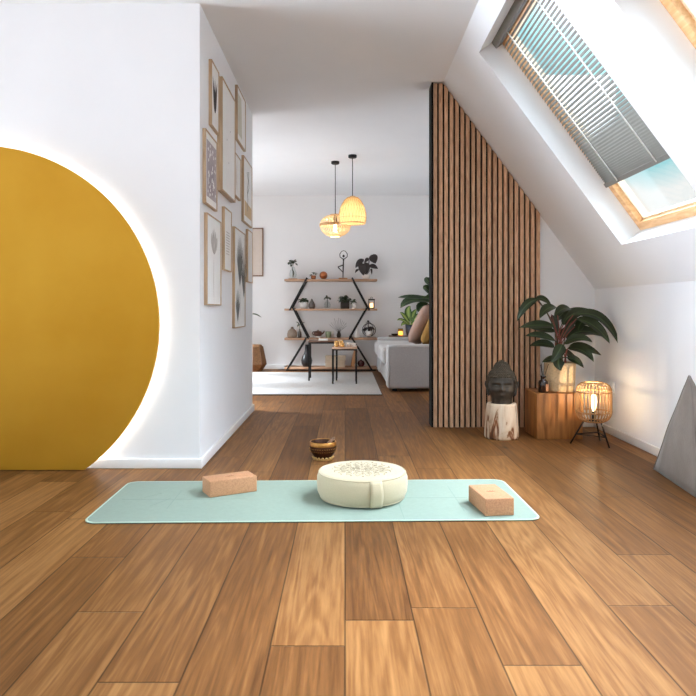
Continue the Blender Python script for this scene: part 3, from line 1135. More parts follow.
for sgn in (-1, 1):
    mb = MB()
    pts = [V((sgn * .088, .004, .142)), V((sgn * .1, .010, .138)), V((sgn * .103, .012, .12)), V((sgn * .097, .006, .10)), V((sgn * .091, 0, .08)), V((sgn * .087, -.002, .06)), V((sgn * .082, -.004, .05)), V((sgn * .077, -.002, .056))]
    mb.tube([hm @ p for p in pts], [0.006, .008, .008, .007, .007, .008, .008, .004], 10)
    mb.ball(hm @ V((sgn * .092, .004, .115)), 0.014, (.5, .5, 1.5), 10, 8)
    mb.build('ear', 'stone', bh)

# ------------------------------------------------------------------ wooden cube, diffuser, plant
qx0, qy0, QS, QZ = 1.246, 4.317, 0.298, 0.297
cb = MB().box(qx0, qx0 + QS, qy0, qy0 + QS, 0.0005, QZ, 0.003)
tag(cb.build('wooden_cube', 'cube_wood'), 'rustic oak cube standing on the floor beside the stump', 'side table')

dx, dy = (543.3 - CX) * 4.375 / F, 4.375
df = thing('reed_diffuser', (dx, dy, QZ), 'small amber diffuser bottle with black reeds on the oak cube', 'diffuser')
MB().lathe([(0, .0005), (.030, .0005), (.0325, .004), (.0325, .066), (.030, .076), (.018, .083), (.0165, .088), (.0165, .1), (.0185, .101), (.0185, .112), (.012, .112), (0, .108)], (dx, dy, QZ), 28).build('bottle', 'amber', df)
mb = MB()
for i in range(7):
    z0 = .02 + 0 * i
mb.box(dx - 0.004 + .012, dx + .024, dy - .0335, dy - .0255, QZ + .012, QZ + .058)
mb.build('paper_label', 'label_paper', df)
for (ax, ay, al) in ((-.022, -.01, .085), (.03, -.012, .09), (.012, .02, .095), (-.008, .018, .09)):
    MB().tube([(dx + ax * .1, dy + ay * .1, QZ + .09), (dx + ax, dy + ay, QZ + .112 + al * .85)], 0.0018, 6).build('reed', 'black', df)

px_, py_ = 1.444, 4.47
pot = thing('potted_plant', (px_, py_, QZ), 'big leafy dark green plant in a cream pot on the oak cube', 'plant')
pp = MB()
pp.lathe([(0, .0005), (.088, .0005), (.094, .006), (.099, .08), (.103, .185), (.104, .192), (.098, .192), (.094, .165), (0, .16)], (px_, py_, QZ), 40)
pp.build('pot', 'pot_cream', pot)
MB().lathe([(0.0, .1605), (.07, .166), (.093, .163)], (px_, py_, QZ), 24).build('soil', 'soil', pot)
ZQ = lambda zx, zy: (510 + zx / 5.8, 280 + zy / 5.8)
LV = [  # base, middle, tip in the photograph, width (m), depth offset of base/tip (m), tilt
    ((160, 112), (92, 150), (40, 240), .050, -.02, -.12, .5),
    ((148, 108), (195, 112), (240, 150), .040, .02, .05, .5),
    ((268, 158), (215, 168), (172, 222), .062, .0, -.10, .9),
    ((352, 168), (305, 170), (256, 214), .062, .04, -.06, .9),
    ((308, 262), (370, 196), (488, 180), .075, .03, .10, .7),
    ((365, 205), (520, 222), (635, 380), .075, -.03, -.08, .8),
    ((350, 250), (460, 240), (530, 208), .060, .08, .16, .7),
    ((385, 225), (490, 270), (578, 368), .085, -.06, -.14, .9),
    ((330, 350), (420, 298), (560, 335), .085, .03, .12, .8),
    ((315, 372), (400, 340), (478, 362), .062, -.06, -.16, .8),
    ((340, 392), (430, 395), (530, 437), .062, .02, .06, .6),
    ((335, 398), (420, 410), (485, 474), .068, -.04, -.14, .8),
    ((330, 450), (380, 466), (428, 510), .045, -.03, -.10, .4),
    ((258, 270), (160, 262), (55, 276), .060, -.02, -.12, .7),
    ((262, 300), (180, 285), (85, 268), .058, .05, .10, .8),
    ((262, 352), (180, 326), (90, 324), .062, -.04, -.14, .8),
    ((258, 392), (190, 370), (114, 382), .056, .02, .06, .7),
    ((302, 372), (280, 420), (240, 478), .064, -.08, -.16, .6),
    ((285, 452), (280, 488), (296, 526), .064, -.09, -.14, .3),
    ((300, 460), (240, 458), (186, 478), .04, .0, -.06, .5),
    ((240, 200), (262, 262), (275, 310), .045, .05, .03, .3),
    ((390, 215), (350, 250), (312, 330), .05, .06, .04, .4),
    ((425, 235), (400, 270), (395, 300), .05, -.02, -.08, .6),
    ((280, 340), (330, 300), (372, 262), .06, .10, .18, .6),
    ((310, 400), (350, 440), (398, 455), .05, .08, .14, .6),
    ((250, 240), (300, 200), (330, 172), .05, .12, .2, .6),
]
root_p = V((px_, py_, QZ + .165))
for i, (b_, m_, t_, w_, db, dt, tl) in enumerate(LV):
    bb = P(*ZQ(*b_), py_ + db)
    mm = P(*ZQ(*m_), py_ + (db + dt) * .5)
    tt = P(*ZQ(*t_), py_ + dt)
    lf = MB()
    nr = V((0.0, -math.cos(tl), math.sin(tl)))
    lf.leaf(bb, mm, tt, w_ * 1.18, nr, 14, 0.3, 0.42)
    lo = lf.build('leaf', 'leaf_big', pot)
    s0_ = root_p + V((random.uniform(-.035, .035), random.uniform(-.035, .035), -.003))
    md = (s0_ + bb) / 2 + V((-(bb.x - s0_.x) * .28, 0, .02))
    if (bb - s0_).length > .03:
        c = md * 2 - (s0_ + bb) / 2
        MB().tube([s0_ * (1 - q) ** 2 + c * 2 * q * (1 - q) + bb * q * q for q in [k / 8 for k in range(9)]], 0.0032, 6).build('stem', 'stem_red' if i % 3 else 'leaf_s', lo)

# ------------------------------------------------------------------ rattan floor lamp
lx, ly = (593.7 - CX) * 4.13 / F, 4.13
ls = 4.12 / F / 8.19                                  # metres per zoomed pixel
LZ = lambda zy: H - ((370 + zy / 8.19) - CY) * 4.12 / F
lamp = thing('rattan_lamp', (lx, ly, 0), 'lit rattan cage lamp on three black legs beside the oak cube', 'lamp')
zt_, zu, zl, zb = LZ(106), LZ(180), LZ(342), LZ(420)
RR = 0.105
prof = [(.056, zt_), (.076, zt_ - .004), (.092, zt_ - .016), (.102, zt_ - .034), (RR, zu), (RR, (zu + zl) / 2), (RR, zl), (.100, zl - .022), (.089, zl - .042), (.076, zb + .006), (.060, zb)]
mb = MB()
for k in range(30):
    a = 2 * PI * k / 30
    mb.tube([V((lx + r * math.cos(a), ly + r * math.sin(a), z)) for r, z in prof], 0.0031, 6)
for r, z, t in ((.058, zt_, .005), (RR, zu, .0042), (RR, zl, .0042), (.060, zb, .005), (.089, zt_ - .013, .0022), (.094, zl - .034, .0022)):
    mb.ring((lx, ly, z), r, t, 48, 8)
mb.build('shade', 'rattan', lamp)
MB().lathe([(0, zl + .0), (.006, zl + .002), (.014, zl + .03), (.019, zl + .06), (.016, zl + .09), (.008, zl + .105), (0, zl + .107)], (lx, ly, 0), 16).build('bulb', 'bulb', lamp)
mb = MB()
mb.tube([(lx, ly, zb - .012), (lx, ly, zl + .002)], .012, 14)
for k in range(3):
    a = 2 * PI * k / 3
    mb.tube([(lx, ly, zb - .002), (lx + .06 * math.cos(a), ly + .06 * math.sin(a), zb - .002)], .004, 6)
mb.build('socket', 'black', lamp)
legs = [(-.132, .038), (.055, -.108), (.088, .128)]
mids = []
for (ax, ay) in legs:
    ang = math.atan2(ay, ax)
    foot = V((lx + ax, ly + ay, 0.004))
    top = V((lx + .058 * math.cos(ang), ly + .058 * math.sin(ang), zb - .002))
    MB().tube([foot, top], .0055, 8).build('leg', 'black', lamp)
    mids.append(foot.lerp(top, .42))
mb = MB()
for a, b in ((0, 1), (1, 2), (2, 0)):
    mb.tube([mids[a], mids[b]], .004, 6)
mb.build('stretcher', 'black', lamp)

# wall socket
so = thing('wall_socket', (XR, 4.47, .31), 'white power socket on the right wall behind the rattan lamp', 'socket')
MB().box(XR - .010, XR - .0005, 4.43, 4.51, .28, .36, .003).build('cover', 'trim', so)
MB().lathe([(0, 0), (.019, 0), (.019, .003), (.016, .003), (.016, .001), (0, .001)], (0, 0, 0), 20).build('contact', 'black', so).matrix_local = Matrix.Translation((-.010, 0, .012)) @ Matrix.Rotation(-PI / 2, 4, 'Y')

# ------------------------------------------------------------------ grey pyramid beanbag
bb_ = thing('beanbag', (1.68, 3.15, 0), 'grey suede pyramid beanbag by the right wall', 'beanbag')
base = [V((1.625, 3.50, 0.002)), V((1.560, 2.92, 0.002)), V((1.76, 2.88, 0.002)), V((1.775, 3.52, 0.002))]
apex = V((1.652, 3.185, .535))
mb = MB()
NL = 14
rows = []
cen = sum(base, V()) / 4
for i in range(NL + 1):
    q = i / NL
    row = []
    for e in range(4):
        a, b = base[e], base[(e + 1) % 4]
        for k in range(8):
            p = a.lerp(b, k / 8)
            p = p.lerp(apex, q * .985)
            cc_ = cen.lerp(apex, q)
            bul = math.sin(PI * k / 8) * math.sin(PI * min(1, q * 1.0)) * .02 + 0.012 * math.sin(PI * q)
            d = (p - cc_); d.z = 0
            if d.length > 1e-4:
                p = p + d.normalized() * bul * (1 - q * .3)
            p.z = p.z + (0.012 * (1 - q) ** 6 if 0 else 0)
            p.x = min(p.x, XR - .003 if p.z > BH + .005 else XR - BT - .003)
            p += noise.noise_vector(p * 9) * .0035 * (1 if q > 0 else 0)
            p.x = min(p.x, XR - .003 if p.z > BH + .005 else XR - BT - .003)
            row.append(mb.bm.verts.new(p))
    rows.append(row)
nn = 32
for ra, rb in zip(rows, rows[1:]):
    for k in range(nn):
        mb._face([ra[k], ra[(k + 1) % nn], rb[(k + 1) % nn], rb[k]], True)
mb._face(rows[0][::-1])
mb._face(rows[-1])
edges = [[rows[i][e * 8].co.copy() for i in range(NL + 1)] for e in range(2)]
o = mb.build('cover', 'pouf', bb_)
mb = MB()
for e in edges:
    mb.tube(e, .0035, 6)
mb.build('piping', 'pouf', bb_)

# ------------------------------------------------------------------ living room: rug, shelf
ry0, ry1 = 6.57, 8.87
rug = thing('rug', (-1, 7.7, 0), 'pale flat-woven rug on the living room floor', 'rug')
MB().box(-2.9, 0.363, ry0, ry1, 0.0005, 0.012, 0.003).build('pile', 'rug', rug)
mb = MB()
x = -2.9
while x < 0.36:
    x2 = x + random.uniform(.008, .014)
    mb.box(x, x2 - .002, ry0 - random.uniform(.03, .045), ry0 + .002, .0005, .007)
    x = x2
mb.build('fringe', 'rug_edge', rug)

SHF, SHB = 9.14, 9.425
su = thing('wall_shelf', (-.19, 9.3, 0), 'black zigzag framed shelf unit with four oak boards against the far wall', 'shelf')
SY = [279.0, 308.6, 338.0, 367.5]
SZ = []
xa, xb = (284.3 - CX) * SHF / F, (377.3 - CX) * SHF / F
for k, yy in enumerate(SY):
    zt__ = H - (yy - CY) * SHF / F
    if k == 3:
        zt__ = 0.052
    SZ.append(zt__)
    MB().box(xa, xb, SHF, SHB, zt__ - .028, zt__, .004).build('board', 'shelf', su)
zz = [[(307, 277.6), (289.5, 310.5)], [(293, 308.0), (308.5, 338.8)], [(306.5, 337.4), (286.6, 371)], [(352, 277.6), (369.5, 310.5)], [(367, 308), (349, 339.5)], [(351.5, 337.4), (372, 371)]]
for (a, b) in zz:
    for yy in (SHF - .006, SHB + .006):
        A, B = P(*a, SHF), P(*b, SHF)
        A.y = B.y = yy
        B.z = max(B.z, .012)
        d = (B - A).normalized()
        n_ = V((-d.z, 0, d.x)) * .011
        MB().prism([A - n_, B - n_, B + n_, A + n_], (0, .0055 if yy < 9.2 else -.0055, 0)).build('brace', 'black', su)
mb = MB()
for yy in (SHF + .015, SHB - .03):
    mb.box(xa + .02, xb - .02, yy, yy + .02, .0005, SZ[3] - .028)
mb.build('foot_rail', 'black', su)


def sxp(px, d=9.27):
    return (px - CX) * d / F


def bush(mb, c, r, n, lw, ll, flat=.8, seed=1, nseg=5):
    rd = random.Random(seed)
    for k in range(n):
        a, e = rd.uniform(0, 2 * PI), rd.uniform(-.2, 1.4)
        d = V((math.cos(a) * math.cos(e), math.sin(a) * math.cos(e), math.sin(e) * flat))
        b = V(c) + d * r * rd.uniform(.15, .75)
        t = b + d * ll + V((0, 0, -ll * .25))
        mb.leaf(b, (b + t) / 2 + V((0, 0, ll * .2)), t, lw, (d.x * .3, d.y * .3 - .3, 1), nseg, .2)


def vessel(mb, prof, c, n=20):
    mb.lathe(prof, c, n)


PXM = 9.27 / F     # metres per pixel at the shelf
ys_ = 9.27
# --- top board
z = SZ[0] + .0005
x = sxp(293)
o = thing('plant_vase', (x, ys_, z), 'teardrop glass vase with a green sprig, at the left end of the top board', 'vase')
MB().box(x - .06, x + .06, ys_ - .045, ys_ + .045, z, z + .012, .002).build('wooden_base', 'board_tan', o)
MB().lathe([(0, .013), (.03, .013), (.046, .035), (.052, .07), (.045, .11), (.03, .15), (.024, .175), (.022, .175), (.028, .15), (.042, .11), (.049, .07), (.043, .036), (0, .016)], (x, ys_, z), 20).build('glass', 'glass', o)
mb = MB()
mb.tube([(x, ys_, z + .03), (x - .006, ys_, z + .15), (x + .01, ys_, z + .26)], .004, 6)
bush(mb, (x, ys_, z + .21), .055, 22, .045, .08, .7, 3)
mb.tube([(x, ys_, z + .04), (x + .012, ys_, z + .09), (x - .008, ys_, z + .14)], .008, 6)
mb.build('sprig', 'leaf_s', o)
x = sxp(313.5)
o = thing('potted_plant', (x, ys_, z), 'tiny succulent in a copper pot beside the copper ball', 'plant')
MB().lathe([(0, 0), (.026, 0), (.034, .02), (.036, .055), (.032, .055), (.03, .045), (0, .044)], (x, ys_, z)).build('pot', 'copper', o)
mb = MB(); bush(mb, (x, ys_, z + .06), .035, 16, .026, .055, .7, 5); mb.build('foliage', 'leaf_s', o)
x = sxp(323.5)
o = MB().ball((x, ys_, z + .056), .056, u=24, v=16).build('copper_ball', 'copper')
tag(o, 'shiny copper ball on the top board', 'ornament')
x = sxp(343)
o = thing('yoga_figurine', (x, ys_, z), 'thin dark metal figurine balancing in a yoga pose with arms overhead', 'figurine')
MB().box(x - .062, x + .062, ys_ - .035, ys_ + .035, z, z + .02, .002).build('wooden_base', 'board_tan', o)
mb = MB()
mb.tube([(x, ys_, z + .018), (x + .002, ys_, z + .12), (x + .004, ys_, z + .2)], [.007, .009, .011], 8)
mb.tube([(x + .004, ys_, z + .2), (x - .07, ys_ - .01, z + .175), (x - .066, ys_ - .01, z + .165), (x, ys_, z + .1)], [.010, .008, .008, .006], 8)
mb.tube([(x + .004, ys_, z + .19), (x + .006, ys_, z + .25), (x + .008, ys_, z + .29)], [.011, .008, .014], 8)
arm = [(x + .008, ys_, z + .288)]
for s_ in (-1, 1):
    mb.tube([(x + .008 + s_ * .012, ys_, z + .286), (x + .008 + s_ * .05, ys_, z + .315), (x + .008 + s_ * .052, ys_, z + .355), (x + .008 + s_ * .028, ys_, z + .39), (x + .008, ys_, z + .402)], [.007, .006, .006, .005, .004], 8)
mb.ball((x + .008, ys_, z + .325), .016, (1, 1, 1.25), 12, 8)
mb.build('figure', 'iron', o)
x = sxp(366)
o = thing('potted_plant', (x, ys_, z), 'dark-leaved plant in a small white pot at the right end of the top board', 'plant')
MB().lathe([(0, 0), (.038, 0), (.052, .02), (.056, .065), (.05, .066), (.048, .05), (0, .05)], (x, ys_, z)).build('pot', 'white_pot', o)
for (bx_, by_, tx_, ty_, w_, yo) in ((363.5, 259, 355.5, 267.8, 6.0, -.02), (361, 263, 363.5, 275.5, 8, -.06), (366, 262.5, 367.2, 273.5, 7, -.04), (371, 255, 375.5, 263.5, 9.5, .0), (368.5, 266, 378, 268.8, 5.5, -.03), (359, 269.5, 355, 273, 2.6, -.05), (371.3, 268.5, 371.8, 275, 1.8, -.02), (369, 258.5, 364.5, 263, 4, .03)):
    mb = MB()
    b_, t_ = P(bx_, by_, ys_ + yo * .3), P(tx_, ty_, ys_ + yo)
    mb.leaf(b_, (b_ + t_) / 2 + V((0, -.015, .012)), t_, w_ * PXM, (0, -.85, .5), 8, .2)
    mb.tube([(x, ys_, z + .05), b_], .004, 5)
    mb.build('leaf', 'leaf_black', o)

# --- second board
z = SZ[1] + .0005
x = sxp(304)
o = thing('potted_plant', (x, ys_, z), 'bushy plant in a white pot on the second board, beside the grey drop vase', 'plant')
MB().lathe([(0, 0), (.05, 0), (.058, .03), (.062, .09), (.056, .09), (.054, .08), (0, .08)], (x, ys_, z)).build('pot', 'white_pot', o)
mb = MB(); bush(mb, (x, ys_, z + .10), .075, 60, .035, .05, .5, 7); mb.build('foliage', 'leaf_s', o)
x = sxp(312)
o = MB().lathe([(0, 0), (.036, 0), (.048, .025), (.046, .055), (.03, .09), (.014, .12), (.009, .135), (0, .135)], (x, ys_ - .04, z)).build('drop_vase', 'smoke')
tag(o, 'grey drop-shaped vase on the second board', 'vase')
x = sxp(327.3)
o = thing('plant_vase', (x, ys_, z), 'round clear glass vase with a thin green cutting, middle of the second board', 'vase')
MB().lathe([(0, 0), (.03, 0), (.048, .03), (.048, .06), (.034, .09), (.018, .1), (.018, .115), (.015, .115), (.015, .1), (.03, .088), (.044, .06), (.044, .032), (0, .006)], (x, ys_, z)).build('glass', 'glass', o)
mb = MB()
mb.tube([(x, ys_, z + .02), (x + .004, ys_, z + .1), (x, ys_, z + .18)], .004, 6)
bush(mb, (x, ys_, z + .14), .035, 12, .035, .05, .8, 9)
mb.build('sprig', 'leaf_s', o)
x = sxp(345)
o = thing('potted_plant', (x, ys_, z), 'bushy plant in a dark square pot on the second board', 'plant')
MB().box(x - .062, x + .062, ys_ - .062, ys_ + .062, z, z + .10, .006).build('pot', 'iron', o)
mb = MB(); bush(mb, (x, ys_, z + .10), .10, 75, .04, .06, .75, 11); mb.build('foliage', 'leaf_s', o)
x = sxp(353.8)
o = thing('potted_plant', (x, ys_ - .05, z), 'trailing sprig in a tiny white cup beside the dark square pot', 'plant')
MB().lathe([(0, 0), (.022, 0), (.028, .03), (.028, .065), (.024, .065), (.023, .055), (0, .055)], (x, ys_ - .05, z)).build('pot', 'white_pot', o)
mb = MB(); bush(mb, (x, ys_ - .05, z + .08), .03, 14, .03, .05, 1., 13); mb.build('foliage', 'leaf_s', o)
x = sxp(371.5)
o = thing('candle_lantern', (x, ys_, z), 'small dark lantern with a glowing candle at the right end of the second board', 'lantern')
mb = MB()
mb.box(x - .04, x + .04, ys_ - .04, ys_ + .04, z, z + .012)
mb.box(x - .045, x + .045, ys_ - .045, ys_ + .045, z + .115, z + .135, .004)
for sx_ in (-1, 1):
    for sy_ in (-1, 1):
        mb.box(x + sx_ * .037 - .004, x + sx_ * .037 + .004, ys_ + sy_ * .037 - .004, ys_ + sy_ * .037 + .004, z + .012, z + .116)
mb.build('cage', 'iron', o)
MB().lathe([(0, .0125), (.022, .0125), (.022, .075), (0, .077)], (x, ys_, z), 16).build('candle', 'candle', o)
MB().ring((x, ys_, z + .148), .014, .003, 16, 6, (0, 1, 0)).build('carry_ring', 'iron', o)

# --- third board
z = SZ[2] + .0005
x = sxp(292.2)
o = thing('bottle_vase', (x, ys_, z), 'squat taupe bottle vase at the left end of the third board', 'vase')
MB().lathe([(0, 0), (.055, 0), (.07, .02), (.072, .055), (.058, .095), (.03, .122), (.016, .13), (.015, .142), (.022, .15), (.018, .15), (0, .13)], (x, ys_, z)).build('body', 'taupe', o)
MB().ring((x, ys_, z + .134), .018, .004, 16, 6).build('collar', 'twig', o)
x = sxp(299.8)
o = thing('plant_vase', (x, ys_ - .03, z), 'slim bottle with a two-leaved sprig beside the squat taupe vase', 'vase')
MB().lathe([(0, 0), (.022, 0), (.025, .04), (.02, .075), (.01, .095), (.01, .115), (.007, .115), (0, .02)], (x, ys_ - .03, z)).build('bottle', 'smoke', o)
mb = MB()
mb.tube([(x, ys_ - .03, z + .1), (x + .002, ys_ - .03, z + .16), (x - .01, ys_ - .03, z + .195)], .003, 5)
for tx_, tz_ in ((-.05, .215), (.075, .205), (.04, .16), (-.03, .15)):
    b_ = V((x, ys_ - .03, z + .17)); t_ = V((x + tx_, ys_ - .05, z + tz_))
    mb.leaf(b_, (b_ + t_) / 2 + V((0, 0, .015)), t_, .032, (0, -.5, 1), 6, .2)
mb.build('sprig', 'leaf_s', o)
x = sxp(318)
o = thing('teapot', (x, ys_, z), 'brown side-spouted teapot on the third board above the walnut table', 'teapot')
mb = MB()
mb.lathe([(0, .02), (.04, .02), (.056, .035), (.06, .06), (.05, .085), (.03, .092), (0, .095)], (x, ys_, z), 24)
mb.ball((x, ys_, z + .1), .010)
mb.build('body', 'teapot', o)
MB().tube([(x + .05, ys_, z + .05), (x + .08, ys_, z + .07), (x + .088, ys_, z + .095)], [.014, .010, .008], 10).build('spout', 'teapot', o)
MB().tube([(x - .05, ys_, z + .085), (x - .075, ys_, z + .075), (x - .08, ys_, z + .05), (x - .056, ys_, z + .04)], .006, 8).build('handle', 'teapot', o)
MB().lathe([(0, 0), (.045, 0), (.05, .016), (.045, .02), (0, .02)], (x, ys_, z), 20).build('warmer', 'white_pot', o)
x = sxp(328.5)
o = MB().lathe([(0, 0), (.034, 0), (.04, .03), (.042, .085), (.037, .085), (.035, .02), (0, .014)], (x, ys_ - .04, z)).build('mug', 'cup')
tag(o, 'sage green beaker on the third board', 'cup')
x = sxp(331.8)
o = MB().lathe([(0, 0), (.026, 0), (.03, .03), (.03, .09), (.026, .09), (.025, .02), (0, .012)], (x, ys_ + .05, z)).build('tumbler', 'white_pot')
tag(o, 'white tumbler behind the sage green beaker', 'cup')
x = sxp(338.8)
o = thing('twig_vase', (x, ys_, z), 'dark little vase of bare twigs, middle of the third board', 'vase')
MB().lathe([(0, 0), (.026, 0), (.032, .03), (.026, .06), (.016, .075), (.018, .085), (.014, .085), (0, .03)], (x, ys_, z)).build('vase', 'iron', o)
for k in range(11):
    a = -1.1 + 2.2 * k / 10
    l_ = random.uniform(.15, .2)
    MB().tube([(x, ys_, z + .07), (x + math.sin(a) * l_ * .45, ys_ + random.uniform(-.03, .03), z + .09 + math.cos(a) * l_ * .5), (x + math.sin(a) * l_ * .75, ys_ + random.uniform(-.05, .05), z + .09 + math.cos(a) * l_)], .0018, 5).build('twig', 'twig', o)
x = sxp(357)
o = MB().lathe([(0, 0), (.03, 0), (.036, .015), (.034, .04), (.018, .065), (.009, .09), (.008, .14), (.011, .15), (.008, .15), (0, .1)], (x, ys_, z)).build('bud_vase', 'white_pot')
tag(o, 'slender white bud vase on the third board', 'vase')
x = sxp(369)
o = thing('hoop_planter', (x, ys_, z), 'black wire hoop planter with drooping leaves at the right end of the third board', 'plant')
mb = MB()
mb.ring((x, ys_, z + .107), .092, .004, 36, 6, (0, 1, 0))
mb.ring((x, ys_, z + .107), .092, .004, 36, 6, (1, .9, 0))
mb.ring((x, ys_, z + .018), .025, .004, 20, 6)
mb.build('wire_hoop', 'black', o)
MB().lathe([(0, .02), (.036, .02), (.045, .05), (.046, .09), (.04, .09), (0, .08)], (x, ys_, z)).build('pot', 'white_pot', o)
mb = MB()
mb.tube([(x - .01, ys_, z + .08), (x - .012, ys_, z + .24)], .006, 6)
bush(mb, (x, ys_, z + .11), .05, 26, .04, .07, .5, 21)
bush(mb, (x - .012, ys_, z + .2), .02, 6, .03, .04, 1, 22)
mb.build('foliage', 'leaf_black', o)

# --- bottom board
z = SZ[3] + .0005
x = sxp(306.7)
o = MB().lathe([(0, 0), (.05, 0), (.072, .04), (.078, .085), (.068, .13), (.04, .18), (.026, .22), (.024, .3), (.028, .305), (.02, .305), (0, .25)], (x, ys_, z), 24).build('floor_vase', mat('black_glaze', lin(26, 22, 24), .35))
tag(o, 'tall black long-necked vase on the bottom board', 'vase')
x = sxp(336)
for k, (w_, h_, dx_) in enumerate(((.145, .075, 0), (.15, .075, .004))):
    bz = z + k * .0765
    o = thing('storage_box', (x + dx_, ys_, bz), ('cream storage box, lower of the two stacked on the bottom board', 'cream storage box, upper of the two stacked on the bottom board')[k], 'box', 'cream boxes on the bottom board')
    MB().box(x + dx_ - w_, x + dx_ + w_ - .02, ys_ - .1, ys_ + .1, bz, bz + h_ - .018, .003).build('body', 'box_cream', o)
    MB().box(x + dx_ - w_ - .004, x + dx_ + w_ - .016, ys_ - .104, ys_ + .104, bz + h_ - .018, bz + h_, .003).build('lid', 'box_cream', o)
x = sxp(353)
mb = MB()
mt = Matrix.Translation(V((x - .035, ys_, z))) @ Matrix.Rotation(math.radians(12), 4, 'Y')
mb.box(0, .05, -.1, .1, .0105, .235, .002, mt)
tag(mb.build('cutting_board', 'board_tan'), 'tan wooden board leaning beside the cream boxes', 'board')
x = sxp(361)
o = thing('round_jar', (x, ys_, z), 'round burgundy jar at the right of the bottom board', 'jar')
MB().lathe([(0, 0), (.025, 0), (.045, .02), (.05, .045), (.042, .072), (.024, .085), (0, .086)], (x, ys_, z)).build('body', 'burgundy', o)
MB().ball((x, ys_, z + .089), .010).build('knob', 'burgundy', o)

# ------------------------------------------------------------------ nesting tables
def side_table(x0, x1, y0, y1, h, top, label):
    o = thing('side_table', ((x0 + x1) / 2, (y0 + y1) / 2, 0.012), label, 'side table', 'slim black framed side tables')
    MB().box(x0, x1, y0, y1, h - .018, h, .002).build('tabletop', top, o)
    r = .009
    for x in (x0 + r, x1 - r):
        for y in (y0 + r, y1 - r):
            MB().box(x - r, x + r, y - r, y + r, .0125, h - .03).build('leg', 'black', o)
    mb = MB()
    for y in (y0, y1 - 2 * r):
        mb.box(x0, x1, y, y + 2 * r, h - .034, h - .018)
    for x in (x0, x1 - 2 * r):
        mb.box(x, x + 2 * r, y0, y1, h - .034, h - .018)
    mb.build('top_rail', 'black', o)


T1, T2 = 0.480, 0.420
side_table(-.43, -.09, 7.78, 8.12, T1, 'table_top', 'taller black framed table with a walnut top, carrying a white book')
side_table(-.146, .136, 7.45, 7.73, T2, 'table_pale', 'lower black framed table with a pale top, carrying small cups')
bk = thing('book', (-.25, 7.86, T1), 'white book lying open-faced on the walnut topped table', 'book')
MB().box(-.315, -.205, 7.80, 7.93, T1 + .0005, T1 + .004).build('cover', 'white_pot', bk)
MB().box(-.311, -.207, 7.803, 7.927, T1 + .004, T1 + .02).build('pages', 'paper', bk)
for i, (px1, yy, r, h, m, lab) in enumerate(((336.6, 7.55, .026, .07, 'amber_cup', 'amber tea light glass nearest the left edge of the lower table'),
                                             (341.2, 7.62, .026, .072, 'amber_cup', 'amber tea light glass behind the front two, lower table'),
                                             (342.6, 7.50, .022, .05, 'amber_cup', 'small amber tea light glass at the front of the lower table'),
                                             (348.2, 7.56, .026, .05, 'white_pot', 'white cup in the middle of the lower table'),
                                             (353.8, 7.57, .024, .045, 'white_pot', 'white cup at the right edge of the lower table'))):
    x = (px1 - CX) * yy / F
    o = thing('tealight_glass' if m == 'amber_cup' else 'cup', (x, yy, T2), lab, 'tea light' if m == 'amber_cup' else 'cup', 'small cups on the lower table')
    MB().lathe([(0, .0005), (r * .8, .0005), (r, .012), (r, h), (r * .88, h), (r * .86, .014), (0, .01)], (x, yy, T2), 18).build('body', m, o)
    if m == 'amber_cup':
        MB().lathe([(0, .0105), (r * .7, .0105), (r * .7, .026), (0, .026)], (x, yy, T2), 12).build('candle', 'candle', o)
    else:
        MB().ring((x + r + .006, yy, T2 + h * .55), .011, .003, 16, 6, (0, 1, 0)).build('handle', m, o)

# ------------------------------------------------------------------ rattan vase with the leaf at far left
x, y = (254.5 - CX) * 9.15 / F, 9.15
o = thing('faceted_basket', (x, y, 0), 'faceted brown woven basket pot with a plant by the far wall', 'basket')
mb = MB()
mb.lathe([(0, .0005), (.10, .0005), (.165, .10), (.115, .34), (.09, .365), (.08, .36), (.1, .32), (0, .3)], (x, y, 0), 8, False)
mb.build('basket', 'basket', o)
mb = MB()
for k in range(8):
    a = 2 * PI * k / 8
    mb.tube([V((x + r * math.cos(a), y + r * math.sin(a), zz_)) for r, zz_ in ((.10, .004), (.166, .10), (.116, .34))], .004, 5)
mb.build('ridge', 'teapot', o)
for (tx, tz, w_) in ((.105, .735, .04), (-.35, .9, .06), (-.2, 1.0, .06), (-.4, .65, .06)):
    mb = MB()
    b_, t_ = V((x - .06 + tx * .1, y, .33)), V((x + tx, y - .05, tz))
    k_ = V((x - .08, y - .02, tz + .04)) if tx > 0 else b_.lerp(t_, .5) + V((-.02, 0, .1))
    mb.leaf(k_, k_.lerp(t_, .5) + V((0, 0, .025)), t_, w_, (0, -.4, 1), 8, .2)
    mb.tube([b_, b_.lerp(k_, .5) + V((-.01, 0, .02)), k_], .004, 5)
    mb.build('leaf', 'leaf_fig', o)

# ------------------------------------------------------------------ sofa
sf = thing('sofa', (0.9, 7.8, 0), 'light grey fabric sofa side-on behind the slat panel', 'sofa')
X0, X1, Y0, Y1 = 0.43, 1.27, 6.83, 8.86
MB().box(X0 + .02, X1 - .05, Y0 + .03, Y1 - .03, .035, .26, .02).build('base', 'sofa', sf)
MB().box(X0, X1 - .02, Y0, Y0 + .20, .03, .482, .03, None, 4).build('armrest', 'sofa', sf)
MB().box(X0, X1 - .02, Y1 - .20, Y1, .03, .482, .03, None, 4).build('armrest', 'sofa', sf)
for k in range(2):
    a = Y0 + .205 + k * .815
    MB().box(X0 - .045, X1 - .22, a, a + .81, .262, .445, .05, None, 5).build('seat_cushion', 'sofa', sf)
MB().box(X1 - .24, X1, Y0 + .02, Y1 - .02, .035, .72, .05, None, 4).build('backrest', 'sofa', sf)
mb = MB()
for (yy) in (Y0, ):
    q = [(X0 + .025, yy - .001, .05), (X0 + .025, yy - .001, .458), (X1 - .05, yy - .001, .458)]
    mb.tube(q, .004, 6)
mb.build('piping', 'sofa', sf)
